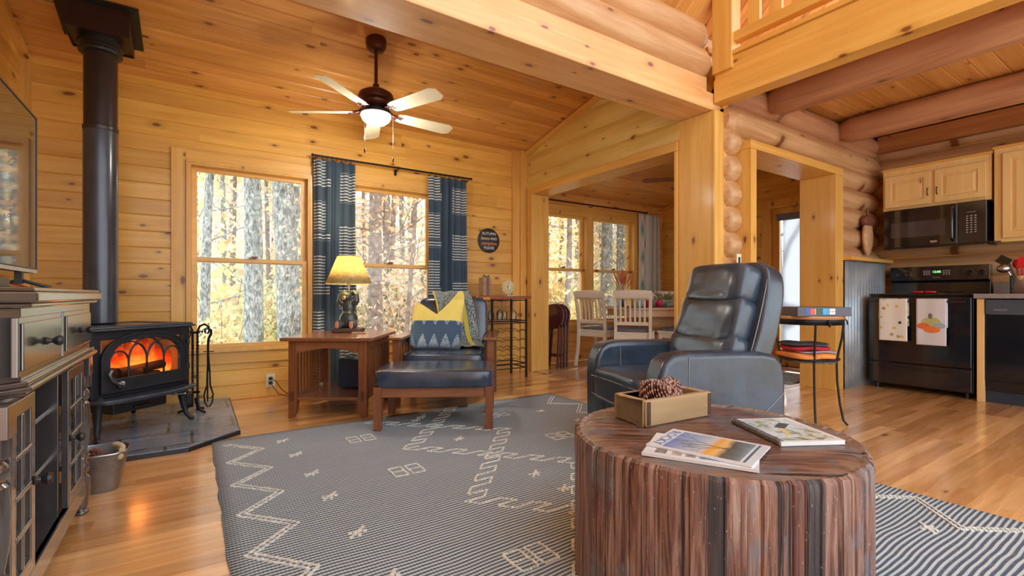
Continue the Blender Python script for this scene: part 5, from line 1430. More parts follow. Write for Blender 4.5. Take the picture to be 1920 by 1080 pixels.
# folded placemats / cushions on the woven shelf
zz = .448
for k, (nm, lb, ct, m, r, th, sq_) in enumerate((('orange_cushion', 'thick orange patterned pad at the bottom of the shelf stack', 'pad', M['orange'], .165, .052, .8), ('grey_cloth', 'folded pale grey cloth on the orange pad', 'cloth', plain('pale grey cloth', (.40,.40,.46), .85, bump=.3), .15, .018, .7),
        ('red_cloth', 'folded red cloth in the stack below the side table top', 'cloth', M['redcloth'], .145, .035, .7), ('woven_placemat', 'dark woven placemats topping the stack on the shelf', 'placemat', plain('dark weave', (.06,.06,.07), .8, var=.9, scale=150), .14, .022, .9))):
    x, y = cw(2.14-.03+(.03 if k == 1 else -.005*k), 3.47-.01)
    mb = MB(); mb.puff((0,0,th/2), (2*r, 2*r, th), .6, 40, 12, fn=lambda p, k=k: (p.x, p.y, p.z+.004*math.sin(p.x*30+k)))
    if k == 0:
        o = obj(nm, mb, m, loc=(x, y, zz), rotz=R(-33.7)); mb = MB()
        for j in range(26):
            a = 6.283*j/26; mb.ball((.162*math.cos(a), .162*math.sin(a), .022+.006*(j % 2)), (.005,.005,.004), 6, 4)
        obj('dark_dot', mb, M['black'], o)
    else: o = obj(nm, mb, m, loc=(x, y, zz), rotz=R(-33.7))
    tag(o, lb, ct); zz += th-.003

# ================================================================== KITCHEN
XF = 5.57
rg = thing('kitchen_range', 'gloss black electric range with two towels on its oven door', 'stove', (XF, 1.61, 0), R(-90))
# local: -y = towards the room, x = towards -Y world
w = .378
mb = MB(); mb.box(-w, w, .03, .60, .05, .895); obj('range_body', mb, M['gloss'], rg, bevel=.004)
mb = MB(); mb.box(-w, w, .0, .60, .895, .918); ck_ = obj('cooktop', mb, M['glossglass'], rg, bevel=.006)
mb = MB()
for x, y, r in ((-.19,.15,.10), (.19,.15,.08), (-.19,.42,.08), (.19,.42,.10)):
    mb.tube([(x+r*math.cos(a), y+r*math.sin(a), .9185) for a in [2*math.pi*k/32 for k in range(32)]], .0012, 5, closed=True)
obj('burner_mark', mb, M['steel'], ck_)
mb = MB(); mb.box(-w+.004, w-.004, -.02, .028, .27, .885); od = obj('oven_door', mb, M['gloss'], rg, bevel=.006)
mb = MB(); mb.box(-.26, .26, -.0235, -.0205, .42, .79); obj('oven_window', mb, M['glossglass'], od)
mb = MB(); mb.cyl((-w+.03,-.06,.845), (w-.03,-.06,.845), .011, seg=14)
for x in (-w+.05, w-.05): mb.cyl((x,-.06,.845), (x,-.02,.845), .010, seg=10)
obj('oven_handle', mb, M['gloss'], od)
mb = MB(); mb.box(-w+.004, w-.004, -.015, .028, .065, .26); dw = obj('drawer', mb, M['gloss'], rg, bevel=.005)
mb = MB(); mb.bar((-.27,-.024,.222), (.27,-.024,.222), .012, .012); obj('drawer_handle', mb, M['gloss'], dw, bevel=.004)
mb = MB()
for x in (-.33, .33): mb.cyl((x,.06,0), (x,.06,.05), .015, seg=10); mb.cyl((x,.5,0), (x,.5,.05), .015, seg=10)
obj('foot', mb, M['black'], rg)
mb = MB(); mb.add([(-w,.545,.918),(w,.545,.918),(w,.62,.918),(-w,.62,.918),(-w,.545,1.03),(w,.545,1.03),(-w,.515,1.05),(w,.515,1.05),(-w,.53,1.19),(w,.53,1.19),(w,.62,1.19),(-w,.62,1.19)],
    [(0,1,5,4),(4,5,7,6),(6,7,9,8),(8,9,10,11),(3,11,10,2),(0,4,6,8,11,3),(1,2,10,9,7,5),(0,3,2,1)])
bp = obj('control_panel', mb, M['gloss'], rg, bevel=.004)
mb = MB(); mb.box(-.115, .115, .518, .523, 1.095, 1.155); obj('display_panel', mb, M['glossglass'], bp)
text('clock_display', '12:00', .03, emis('green clock digits', (.15,1,.25), 2), bp, (.0,.517,1.132), (R(94),0,0), depth=.0004)
gm = plain('grey print', (.42,.42,.42), .5)
for x in (-.32,-.235, .235,.32):
    mb = MB(); mb.M = Matrix.Translation((x,.520,1.115)) @ Matrix.Rotation(R(94), 4, 'X'); mb.lathe([(.026,0),(.022,.018),(.0,.02)], seg=20); mb.box(-.004,.004,-.024,.024,.018,.026)
    k_ = obj('knob', mb, M['gloss'], bp)
    mb = MB(); mb.M = Matrix.Translation((x,.520,1.115)) @ Matrix.Rotation(R(94), 4, 'X')
    for j in range(14):
        a = 6.283*j/14; mb.ball((.036*math.cos(a), .036*math.sin(a), .001), (.0022,.0022,.0008), 6, 4)
    obj('dial_mark', mb, gm, bp)
mb = MB()
for x in (-.095,-.075,-.055, .055,.075,.095):
    for z in (1.108, 1.125, 1.142): mb.box(x-.007, x+.007, .5155, .5175, z-.004, z+.004)
obj('key_pad', mb, gm, bp)
text('brand_lettering', 'FRIGIDAIRE', .011, gm, bp, (0,.5155,1.078), (R(94),0,0), depth=.0003)
# towels over the oven handle
def towel(name, label, x0, x1, zb, m, off=0):
    def fn(u, w_):
        x = x0+(x1-x0)*u
        L1 = .865-zb; k = w_*(L1+.25+.035)
        rp = .004*math.sin(u*9+off)*min(1, k/.1)
        if k < L1: return (x, -.080-rp*.5, zb+k)
        k -= L1
        if k < .035: a = math.pi*k/.035; return (x, -.060-.020*math.cos(a), .865+.006*math.sin(a))
        return (x, -.040, .865-(k-.035))
    mb = MB(); mb.sheet(fn, 16, 60); o = obj(name, mb, m, solid=.003, loc=(XF, 1.61, 0), rotz=R(-90), angle=80)
    tag(o, label, 'dish towel'); return o
t = NT('pumpkin pattern towel'); uv = t.coord('UV'); o = t.sep(uv)
v2 = t.comb(t.math('MULTIPLY', o[0], 4.2), t.math('MULTIPLY', o[1], 13), 0)
d = t.voro(v2, 1.0); cl = t.sep(t.voro(v2, 1.0, 'Color'))
blob = t.ramp(d, [(.26,1),(.32,0)]); inkc = t.ramp(cl[0], [(.0,(.05,.04,.03)), (.22,(.05,.05,.04)), (.25,(.72,.50,.12)), (.7,(.78,.60,.22)), (.75,(.62,.25,.08)), (1,(.35,.42,.22))])
m1 = t.fin(t.mix(blob, (.80,.79,.74), inkc), .9)
towel('dish_towel', 'white dish towel printed with small gourds, left on the oven handle', -.27, -.05, .475, m1)
t = NT('pumpkin towel'); o = t.sep(t.coord())
def el(cx, cz, rx_, rz_):
    a = t.math('DIVIDE', t.math('SUBTRACT', o[0], cx), rx_); b = t.math('DIVIDE', t.math('SUBTRACT', o[2], cz), rz_)
    return t.math('LESS_THAN', t.math('ADD', t.math('MULTIPLY', a, a), t.math('MULTIPLY', b, b)), t.math('MULTIPLY_ADD', t.noise(t.coord(), 40, 2), .5, .75))
cc = t.mix(el(.12,.66,.07,.045), (.66,.68,.74), (.50,.52,.22)); cc = t.mix(el(.18,.63,.04,.025), cc, (.30,.45,.58)); cc = t.mix(el(.065,.625,.045,.028), cc, (.70,.16,.05)); cc = t.mix(el(.125,.595,.062,.030), cc, (.80,.22,.05)); cc = t.mix(el(.115,.715,.016,.026), cc, (.20,.18,.16))
m2 = t.fin(cc, .9)
towel('dish_towel', 'white dish towel with a pumpkin picture, right on the oven handle', .015, .225, .455, m2, 2)
sr = thing('spoon_rest', 'red pot rest lying on the black cooktop', 'spoon rest', (XF+.14, 1.60, .919), R(-90))
mb = MB(); mb.puff((-.045,0,.012), (.09,.06,.024), .7, 20, 10); mb.puff((.045,0,.012), (.09,.06,.024), .7, 20, 10); obj('rest_body', mb, M['red'], sr)
# microwave
mw = thing('microwave', 'black over-the-range microwave beneath the small pine cabinet', 'microwave', (5.86, 1.585, 0), R(-90))
mb = MB(); mb.box(-.38, .38, .02, .36, 1.372, 1.752); obj('microwave_body', mb, M['gloss'], mw, bevel=.004)
mb = MB(); mb.box(-.38, .185, -.004, .02, 1.372, 1.752); md = obj('door', mb, M['glossglass'], mw, bevel=.006)
mb = MB(); mb.box(-.32, .10, -.006, -.0045, 1.47, 1.62); obj('viewing_window', mb, plain('microwave window', (.05,.045,.05), .12, coat=.8), md)
mb = MB(); mb.tube([(.155,-.004,1.41),(.155,-.038,1.43),(.155,-.046,1.56),(.155,-.038,1.70),(.155,-.004,1.72)], .012, 10); obj('handle', mb, M['gloss'], md)
mb = MB(); mb.box(-.01, .04, -.006, -.0045, 1.405, 1.422); obj('brand_plate', mb, M['steel'], md)
mb = MB(); mb.box(.187, .38, -.004, .02, 1.372, 1.752); mp = obj('control_panel', mb, M['gloss'], mw, bevel=.004)
mb = MB()
for i in range(3):
    for j in range(8): mb.box(.245+i*.028, .259+i*.028, -.0052, -.0041, 1.47+j*.021, 1.478+j*.021)
obj('key_pad', mb, gm, mp)
text('brand_lettering', 'FRIGIDAIRE', .012, gm, mp, (.28,-.0052,1.655), (R(90),0,0), depth=.0003)
mb = MB(); mb.box(-.38, .38, -.02, .35, 1.355, 1.371); obj('vent_lip', mb, M['gloss'], mw, bevel=.004)
mb = MB(); mb.tube([(.30,-.02,1.375),(.42,-.03,1.372),(.47,-.01,1.37),(.46,.04,1.372)], .006, 8); obj('towel_hook', mb, M['gloss'], mw)
# upper cabinets
def raised_door(parent, x0, x1, z0, z1, y=-.02, hx=None, hz=None, vert=True):
    mb = MB(); mb.ring(rect(x0, x1, z0, z1), rect(x0+.055, x1-.055, z0+.055, z1-.055), y, y+.019); d = obj('door', mb, M['cab'], parent, bevel=.003)
    mb = MB(); a, b, c_, e = x0+.055, x1-.055, z0+.055, z1-.055
    def q(i, yy): return [(a+i, yy, c_+i), (b-i, yy, c_+i), (b-i, yy, e-i), (a+i, yy, e-i)]
    vs = q(0, y+.012)+q(.008, y+.010)+q(.03, y+.003)+q(.03, y+.003); 
    mb.add(vs[:12], [(0,1,5,4),(1,2,6,5),(2,3,7,6),(3,0,4,7),(4,5,9,8),(5,6,10,9),(6,7,11,10),(7,4,8,11),(8,9,10,11)])
    obj('raised_panel', mb, M['cab'], d, smooth=False)
    if hx is not None:
        mb = MB(); mb.tube([(hx, y, hz-.035), (hx, y-.018, hz-.03), (hx, y-.024, hz), (hx, y-.018, hz+.03), (hx, y, hz+.035)], [.005,.004,.0035,.004,.005], 8)
        obj('handle', mb, M['blackmetal'], d)
    return d
uc = thing('wall_cabinet', 'short two-door pine wall cabinet above the microwave', 'cabinet', (5.92, 1.585, 0), R(-90))
mb = MB(); mb.box(-.405, .40, 0, .33, 1.757, 2.165); obj('cabinet_body', mb, M['cab'], uc, bevel=.002)
raised_door(uc, -.385, -.02, 1.785, 2.10, hx=-.04, hz=1.90); raised_door(uc, .01, .365, 1.785, 2.10, hx=.03, hz=1.90)
mb = MB(); mb.box(-.415, .41, -.015, .33, 2.165, 2.185); obj('crown_moulding', mb, M['px'], uc, bevel=.003)
u2 = thing('wall_cabinet', 'tall pine wall cabinet cut by the right edge of the photo', 'cabinet', (5.90, .80, 0), R(-90))
mb = MB(); mb.box(-.365, .60, 0, .33, 1.368, 2.19); obj('cabinet_body', mb, M['cab'], u2, bevel=.002)
raised_door(u2, -.31, .12, 1.40, 2.14); raised_door(u2, .14, .57, 1.40, 2.14)
mb = MB(); mb.box(-.375, .61, -.015, .33, 2.19, 2.21); obj('crown_moulding', mb, M['px'], u2, bevel=.003)
# base run
dwm = thing('dishwasher', 'black dishwasher beneath the counter at the right edge', 'dishwasher', (XF, .86, 0), R(-90))
mb = MB(); mb.box(-.295, .295, .02, .57, .10, .868); obj('dishwasher_body', mb, M['black'], dwm, bevel=.003)
mb = MB(); mb.box(-.292, .292, 0, .02, .19, .735); obj('door', mb, M['gloss'], dwm, bevel=.004)
mb = MB(); mb.box(-.292, .292, -.012, .02, .74, .866); cp = obj('control_panel', mb, plain('slate blue panel', (.06,.085,.12), .3, coat=.3), dwm, bevel=.005)
mb = MB(); mb.box(-.03, .12, -.014, -.0125, .825, .852); obj('latch_grip', mb, M['black'], cp)
text('brand_lettering', 'FRIGIDAIRE', .016, gm, cp, (-.20,-.0125,.78), (R(90),0,0), depth=.0003)
mb = MB(); mb.box(-.29, .29, .03, .05, .0, .185); obj('toe_panel', mb, plain('blue black kick', (.03,.045,.07), .35), dwm, bevel=.003)
bc = thing('base_cabinet', 'narrow pale pine cabinet panel between range and dishwasher', 'cabinet', (XF, 1.183, 0), R(-90))
mb = MB(); mb.box(-.024, .024, -.002, .60, 0, .872); obj('end_panel', mb, M['cab'], bc, bevel=.003)
mb = MB(); mb.box(5.535, 6.2, -1.4, 1.222, .875, .915); mb.box(6.15, 6.2, -1.4, 1.222, .915, 1.02)
ct_ = obj('countertop', mb, M['granite'], bevel=.004); tag(ct_, 'grey kitchen countertop running right from the range', 'countertop')
b3 = thing('base_cabinet', 'pine base cabinet right of the dishwasher', 'cabinet', (XF, 0.2, 0), R(-90))
mb = MB(); mb.box(-.36, .5, .02, .60, .1, .872); obj('cabinet_body', mb, M['cab'], b3, bevel=.003); raised_door(b3, -.34, .06, .12, .86, y=0.0)
# utensil crock
UC = (5.83, .985)
cr_ = thing('utensil_crock', 'tall polished steel utensil crock on the grey countertop', 'utensil holder', (*UC, .9155))
mb = MB(); mb.lathe([(.068,0),(.07,.005),(.07,.15),(.073,.155),(.067,.155),(.065,.01),(0,.008)], seg=32); obj('crock_body', mb, M['chrome'], cr_)
def utensil(nm, lb, ct, base, tip, m, head):
    o = thing(nm, lb, ct, (UC[0], UC[1], .93)); mb = MB(); mb.tube([base, tip], .006, 8); obj('handle', mb, m, o); mb = MB(); head(mb, Vector(tip)); obj('head', mb, m, o)
utensil('soup_ladle', 'steel ladle leaning left out of the utensil crock', 'ladle', (.0,.0,.0), (-.03,.085,.20), M['steel'], lambda mb, p: mb.ball(p+Vector((-.01,.015,.0)), (.045,.045,.038), 18, 12))
utensil('spatula', 'black flat spatula angled above the steel ladle', 'spatula', (.01,.01,.0), (-.01,.07,.245), M['black'], lambda mb, p: mb.bar(p, p+Vector((.0,.07,.05)), .004, .07))
utensil('red_spatula', 'red slotted turner standing in the utensil crock', 'spatula', (.0,-.01,0), (-.04,-.01,.20), M['red'], lambda mb, p: mb.bar(p, p+Vector((-.01,-.02,.09)), .07, .006, up=(1,0,0)))
utensil('red_spoon', 'red silicone spoon behind the slotted turner', 'spoon', (-.01,.0,0), (.02,.03,.21), M['red'], lambda mb, p: mb.ball(p+Vector((0,0,.03)), (.012,.03,.04), 14, 10))
utensil('serving_fork', 'red handled fork leaning right in the utensil crock', 'fork', (.0,-.02,0), (.0,-.06,.19), M['red'], lambda mb, p: mb.bar(p, p+Vector((.0,-.03,.06)), .03, .006, up=(1,0,0)))
rj = thing('red_jar', 'red glass candle jar beside the utensil crock', 'jar', (5.80, .915, .9155))
mb = MB(); mb.lathe([(.035,0),(.04,.005),(.04,.08),(.03,.09),(.0,.09)], seg=24); obj('jar_body', mb, M['red'], rj)
# acorn decor
an = thing('wooden_acorn', 'carved wooden acorn hanging on the log wall near corner', 'wall decoration', (5.80, 2.085, 0))
mb = MB(); mb.puff((0,0,1.50), (.20,.07,.38), .95, 28, 20, fn=lambda p: (p.x*(1-.30*max(0,-p.z/.19)), p.y, p.z)); obj('nut', mb, plain('pale acorn wood', (.55,.33,.17), .55, var=.25, scale=14), an)
mb = MB(); mb.puff((0,0,1.665), (.235,.085,.12), .8, 28, 14); mb.cyl((0,0,1.71),(.0,0,1.80), .016,.012, seg=10); obj('cap', mb, plain('brown acorn cap', (.17,.055,.03), .6, var=.3, scale=60, bump=.6), an)
mb = MB(); mb.tube([(0,.0,1.79),(0,.02,1.86)], .0015, 5); obj('hanging_cord', mb, M['rope'], an)

# ================================================================== DINING ROOM
def dining_chair():
    """local: -y = back of the chair (towards viewer), seat towards +y"""
    c = thing('dining_chair', 'x', 'chair', (0,0,0))
    mb = MB(); mb.prism([(-.20,0),(.20,0),(.225,.42),(-.225,.42)], .44, .465, 'z'); obj('seat', mb, M['white'], c, bevel=.006)
    mb = MB(); mb.puff((0,.215,.483), (.42,.40,.04), .35, 36, 12); obj('seat_pad', mb, M['seatpad'], c)
    for s_ in (-1, 1):
        mb = MB(); x = s_*.195
        P = [(x, -.07, 0), (x, -.02, .22), (x, .0, .46), (x, -.015, .65), (x*1.04, -.07, .93)]
        for a, b in zip(P[:-1], P[1:]): mb.bar(a, b, .034, .034, up=(0,1,0))
        obj('leg', mb, M['white'], c, bevel=.004)
        mb = MB(); mb.bar((s_*.20,.385,0), (s_*.20,.385,.44), .036, .036); obj('leg', mb, M['white'], c, bevel=.004)
        mb = MB(); mb.box(s_*.20-.01, s_*.20+.01, .02, .38, .38, .44); obj('apron', mb, M['white'], c)
    mb = MB(); mb.box(-.19,.19,.0,.02,.38,.44); mb.box(-.19,.19,.375,.395,.38,.44); obj('apron', mb, M['white'], c)
    mb = MB(); mb.sheet(lambda u, w_: (-.215+.43*u, -.055-.022*math.cos((u-.5)*3)+.0-.02*w_, .85+.095*w_+(.012*math.cos((u-.5)*3) if w_ > .9 else 0)), 14, 3); obj('top_rail', mb, M['white'], c, solid=.022)
    mb = MB(); mb.box(-.18,.18,-.018,.004,.545,.585); obj('lower_rail', mb, M['white'], c, bevel=.003)
    for k in range(6):
        x = -.135+.054*k; mb = MB()
        for a, b in zip([(x,-.008,.58),(x,-.018,.72)], [(x,-.018,.72),(x,-.058,.87)]): mb.bar(a, b, .022, .012, up=(0,1,0))
        obj('slat', mb, M['white'], c)
    return c
c0 = dining_chair()
def face(dx, dy): return math.atan2(-dx, dy)      # +y local towards (dx,dy)
c0.location = (4.25, 3.85, .008); c0.rotation_euler.z = face(.80,.60); c0['label'] = 'cream slat-back dining chair nearest the recliner, back to the viewer'
dup(c0, (4.15, 4.43, .008), face(.97,.22), 'cream slat-back dining chair beside the dining window, left of its neighbour')
dup(c0, (5.72, 4.62, .008), face(-.80,-.60), 'white slat-back dining chair at the far side of dining table')
dup(c0, (4.98, 3.50, .008), face(-.05,1.0), 'cream dining chair partly hidden by the opening post, near table side')
for o in [o for o in scene.objects if o.name.startswith('dining_chair')]: o['group'] = 'dining chairs around the table'
dt = thing('dining_table', 'rectangular oak dining table with a dark runner in the far room', 'table', (5.02, 4.14, .008), R(-22))
mb = MB(); mb.box(-.62, .62, -.42, .42, .715, .745); obj('tabletop', mb, M['tabletop'], dt, bevel=.008)
mb = MB(); mb.ring(rect(-.54,.54,-.34,.34), rect(-.52,.52,-.32,.32), .63, .715, 'z'); obj('apron', mb, M['tabletop'], dt)
mb = MB(); mb.box(-.16,.16,-.16,.16,.10,.63); mb.box(-.30,.30,-.05,.05,0,.10); mb.box(-.05,.05,-.30,.30,0,.10); obj('pedestal', mb, M['tabletop'], dt, bevel=.01)
def ontable(x, y): c_, s_ = math.cos(R(-22)), math.sin(R(-22)); return (5.02+x*c_-y*s_, 4.14+x*s_+y*c_)
mb = MB(); mb.box(-.60,.60,-.40,.40,.0,.003); o = obj('table_cloth', mb, plain('slate blue cloth', (.10,.14,.20), .85), loc=(5.02,4.14,.7535), rotz=R(-22)); tag(o, 'slate blue cloth covering the dining table top', 'tablecloth')
bs_ = thing('table_basket', 'green-grey wire basket standing on the dining table', 'basket', (*ontable(.02,-.15), .757), R(-30))
mb = MB(); mb.ring(rect(-.14,.14,-.08,.08), rect(-.13,.13,-.07,.07), 0, .09, 'z'); mb.box(-.14,.14,-.08,.08,0,.008); obj('basket_body', mb, plain('sage basket', (.33,.38,.28), .7, var=.5, scale=70), bs_, bevel=.004)
mb = MB(); rb = random.Random(1)
for k in range(26): mb.tube([(rb.uniform(-.10,.10), rb.uniform(-.05,.05), .03), (rb.uniform(-.15,.15), rb.uniform(-.08,.08), rb.uniform(.12,.2))], .009, 5)
obj('greenery', mb, plain('olive greenery', (.30,.30,.14), .8, var=.4), bs_)
for k, (x, y, lb) in enumerate(((-.20,-.16,'crimson candle nearest the chair on the dining table'), (-.10,-.24,'crimson bowl left of the basket on dining table'))):
    mb = MB(); mb.lathe([(.03,0),(.045,.02),(.048,.07),(.04,.09),(0,.085)] if k else [(.033,0),(.035,.004),(.035,.085),(.0,.085)], seg=20); o = obj('red_candle' if not k else 'red_bowl', mb, plain('crimson %d' % k, (.50,.02,.08), .4), loc=(*ontable(x, y), .757)); tag(o, lb, 'candle' if not k else 'bowl')
mb = MB(); mb.lathe([(.04,0),(.06,.03),(.065,.07),(.05,.09),(.0,.088)], seg=20); o = obj('glass_bowl', mb, plain('aqua glass', (.35,.60,.55), .1), loc=(*ontable(-.30,-.10), .757)); tag(o, 'small aqua glass jar on the dining table', 'jar')
vz = thing('dried_bouquet', 'vase of orange dried reeds and grasses on the dining table', 'vase', (*ontable(-.42,.12), .757))
mb = MB(); mb.lathe([(.035,0),(.05,.03),(.05,.10),(.03,.15),(.034,.17)], seg=20); obj('vase_body', mb, plain('teal vase', (.05,.10,.10), .3), vz)
mb = MB(); mb2 = MB(); rb = random.Random(6)
for k in range(46):
    a = rb.uniform(0,6.28); r = rb.uniform(.03,.15); h_ = rb.uniform(.24,.40)
    p0 = Vector((0,0,.13)); p1 = Vector((r*.5*math.cos(a), r*.5*math.sin(a), .13+h_*.6)); p2 = Vector((r*math.cos(a), r*math.sin(a), .10+h_))
    mb.tube([p0, p1, p2], [.002,.002,.001], 4)
    if k < 20: mb2.tube([p1*.9, (p1+p2)/2, p2], [.006,.011,.002], 6)
obj('grass', mb, plain('tan grasses', (.62,.42,.24), .8), vz); obj('reed_plume', mb2, plain('orange plumes', (.58,.17,.07), .8, var=.3), vz)
mb = MB()
for k in range(10): p = Vector((-.01*k, 0, .25+.004*k)); mb.tube([(0,0,.16), (-.10-.01*k, .02*math.sin(k), .27+.012*k), (-.22-.008*k, .05*math.sin(k*2), .28+.015*k)], [.0015,.0012,.0008], 4)
obj('grass', mb, plain('pale wisps', (.75,.62,.42), .8), vz)
# folding stools against the partition
fs0 = thing('folding_stool', 'maroon folded stool leaning closest to opening post', 'stool', (3.77, 4.70, .008), R(-70), 'folded maroon stools by the opening')
mb = MB(); mb.M = Matrix.Translation((0,-.02,.63)) @ Matrix.Rotation(R(82), 4, 'X'); mb.lathe([(0,-.02),(.15,-.02),(.158,-.005),(.158,.012),(.15,.02),(0,.02)], seg=36); obj('seat', mb, M['maroon'], fs0)
for s_ in (-1, 1):
    mb = MB(); mb.bar((s_*.10,-.09,.0), (s_*.085,-.01,.62), .022, .028, up=(0,1,0)); obj('leg', mb, M['maroon'], fs0, bevel=.005)
    mb = MB(); mb.bar((s_*.125,-.05,.0), (s_*.11,.01,.60), .022, .028, up=(0,1,0)); obj('leg', mb, M['maroon'], fs0, bevel=.005)
mb = MB(); mb.bar((-.1,-.08,.15), (.1,-.08,.15), .018, .02); obj('stretcher', mb, M['maroon'], fs0)
dup(fs0, (3.835, 4.725, .008), R(-68), 'second of three folded maroon stools stacked by the window wall')
dup(fs0, (3.90, 4.75, .008), R(-66), 'rightmost folded maroon stool below the dining window')
# pale curtain and rod
t = NT('ogee curtain'); uv = t.sep(t.coord('UV')); z = t.sep(t.coord())[2]
cu = t.math('MULTIPLY', uv[0], 7.0); ce = t.math('SUBTRACT', t.math('FRACT', cu), .5); zz_ = t.math('SUBTRACT', t.math('FRACT', t.math('ADD', t.math('DIVIDE', z, .42), t.math('MULTIPLY', t.math('FLOOR', cu), .5))), .5)
q = t.math('ADD', t.math('MULTIPLY', t.math('ABSOLUTE', ce), 2.6), t.math('MULTIPLY', t.math('POWER', t.math('ABSOLUTE', zz_), 1.3), 2.6))
cc = t.ramp(q, [(.0,(.10,.30,.36)), (.42,(.14,.36,.40)), (.45,(.62,.66,.66)), (.60,(.60,.62,.62)), (.62,(.30,.42,.50)), (.72,(.34,.42,.48)), (.75,(.70,.69,.65))])
cc = t.mix(t.math('GREATER_THAN', uv[0], .45), cc, t.mix(t.noise(t.coord(), 3, 2), (.42,.42,.40), (.62,.61,.58)))
t.fin(cc, .9); 
fabric_curtain('curtain', 'pale grey curtain with teal leaf pattern in the dining room', 5.60, 6.06, 4.93, .05, 2.13, t.m, 5.0, .042, 2)
rd = thing('curtain_rod', 'thin dark curtain rod over the dining room windows', 'curtain rod', (0, 4.92, 2.15))
mb = MB(); mb.cyl((3.60,0,0), (5.72,0,0), .009, seg=12); mb.lathe([(0,-.02),(.018,-.01),(.018,.01),(0,.02)], (5.73,0,0), 12); obj('rod', mb, M['blackmetal'], rd)
for x in (3.8, 4.63, 5.66):
    mb = MB(); mb.tube([(x,.078,-.02),(x,.0,-.014)], .005, 8); obj('bracket', mb, M['blackmetal'], rd)
# dining ceiling fan (blade glimpsed through the opening)
f2 = thing('ceiling_fan', 'dining room ceiling fan with one dark blade showing', 'ceiling fan', (4.98, 3.52, 0))
zf = 2.27+SL*(YD-3.52)
mb = MB(); mb.lathe([(.06,zf+.02),(.06,zf-.03),(.02,zf-.07),(.02,2.36),(.11,2.34),(.12,2.27),(.08,2.24),(.0,2.235)], seg=28); obj('motor_housing', mb, M['bronze'], f2)
for k in range(5):
    a = R(206+72*k); bd = MB(); bd.M = Matrix.Rotation(a, 4, 'Z') @ Matrix.Translation((0,0,2.29)) @ Matrix.Rotation(R(10), 4, 'X')
    bd.prism([(.10,-.03),(.2,-.055),(.60,-.06),(.63,0),(.60,.06),(.2,.055),(.10,.03)], -.003, .003, 'z'); obj('blade', bd, plain('walnut blade', (.22,.08,.03), .4), f2)
# key rack on the dining right wall near door
kr = thing('wall_hook', 'small black iron hook rack on the wall left of the exterior door', 'hook', (XR-.001, 3.66, 1.93), R(-90))
mb = MB(); mb.bar((-.06,-.008,.05), (.05,-.008,-.06), .012, .014); mb.bar((-.06,-.006,-.12), (.03,-.006,-.115), .012, .010); obj('rack_bar', mb, M['blackmetal'], kr)
# door mats
mb = MB(); mb.box(-.33,.33,-.25,.25,0,.012); mt_ = obj('door_mat', mb, plain('grey patterned mat', (.30,.33,.33), .95, var=.6, scale=30, bump=.5), bevel=.003, loc=(5.35,2.72,.0045), rotz=R(0)); tag(mt_, 'grey patterned mat on the floor before the doorway', 'door mat')
mb = MB(); mb.box(-.36,.36,-.28,.28,0,.010); mt_ = obj('door_mat', mb, plain('dusty rose mat', (.42,.14,.16), .95, var=.3, bump=.5), bevel=.003, loc=(5.72,3.40,.0045)); tag(mt_, 'dusty red mat beyond the grey one, beside exterior door', 'door mat')
# ================================================================== OUTSIDE
def gz(x, y):
    d = math.hypot(x-2, y-2)
    return -1.1+.0*d+max(0, d-9)*.05+max(0, d-26)*.10+.25*mn.noise(Vector((x*.12, y*.12, 0)))
t = NT('leaf litter'); v = t.coord(); f = t.noise(v, .35, 5, .6); f2 = t.voro(v, 5.5, 'Color'); s_ = t.sep(f2)
c = t.ramp(s_[0], [(0,(.40,.28,.18)), (.35,(.60,.47,.32)), (.6,(.74,.62,.45)), (.85,(.80,.60,.32)), (1,(.50,.42,.33))])
c = t.mix(t.ramp(f, [(.45,0),(.6,.5)]), c, (.36,.38,.14))
lit = t.fin(c, .95, 0, .1)
mb = MB()
n = 90; vs = []; fs = []
for i in range(n+1):
    for j in range(n+1):
        x = -50+130*i/n; y = 5.3+95*(j/n)**1.4; vs.append((x, y, gz(x, y)))
fs = [(i*(n+1)+j, (i+1)*(n+1)+j, (i+1)*(n+1)+j+1, i*(n+1)+j+1) for i in range(n) for j in range(n)]
mb.add(vs, fs); g_ = struct('ground', mb, lit)
mb = MB(); vs = []
for i in range(31):
    for j in range(31):
        x = 6.6+60*i/30; y = -25+30.3*j/30; vs.append((x, y, gz(x, y)))
mb.add(vs, [(i*31+j, (i+1)*31+j, (i+1)*31+j+1, i*31+j+1) for i in range(30) for j in range(30)]); struct('ground_side', mb, lit)
t = NT('grey bark'); v = t.coord(); o = t.sep(v)
f = t.noise(t.comb(t.math('MULTIPLY', o[0], 22), t.math('MULTIPLY', o[1], 22), t.math('MULTIPLY', o[2], 9)), 1.0, 6, .7, .8); f2 = t.voro(v, 7, feature='F1')
c = t.ramp(f, [(.36,(.07,.075,.07)), (.5,(.25,.28,.27)), (.62,(.52,.56,.53))]); c = t.mix(t.ramp(f2, [(.12,.7),(.3,0)]), c, (.50,.56,.46))
bark = t.fin(c, .9, 0, .2, 0, t.bump(f, .8, .03))
bark2 = plain('brown bark', (.24,.20,.17), .9, var=.5, scale=10, bump=.6, bscale=30)
def leafmat(n, c1, c2):
    t = NT(n); oi = t.n.new('ShaderNodeNewGeometry').outputs['Random Per Island']
    cc = t.ramp(oi, [(0, c1), (1, c2)]); t.fin(cc, .6, 0, .3)
    tl = t.n.new('ShaderNodeBsdfTranslucent'); t.l.new(cc, tl.inputs[0]); mx = t.n.new('ShaderNodeMixShader'); mx.inputs[0].default_value = .5
    t.l.new(t.b.outputs[0], mx.inputs[1]); t.l.new(tl.outputs[0], mx.inputs[2]); t.l.new(mx.outputs[0], t.out.inputs[0]); return t.m
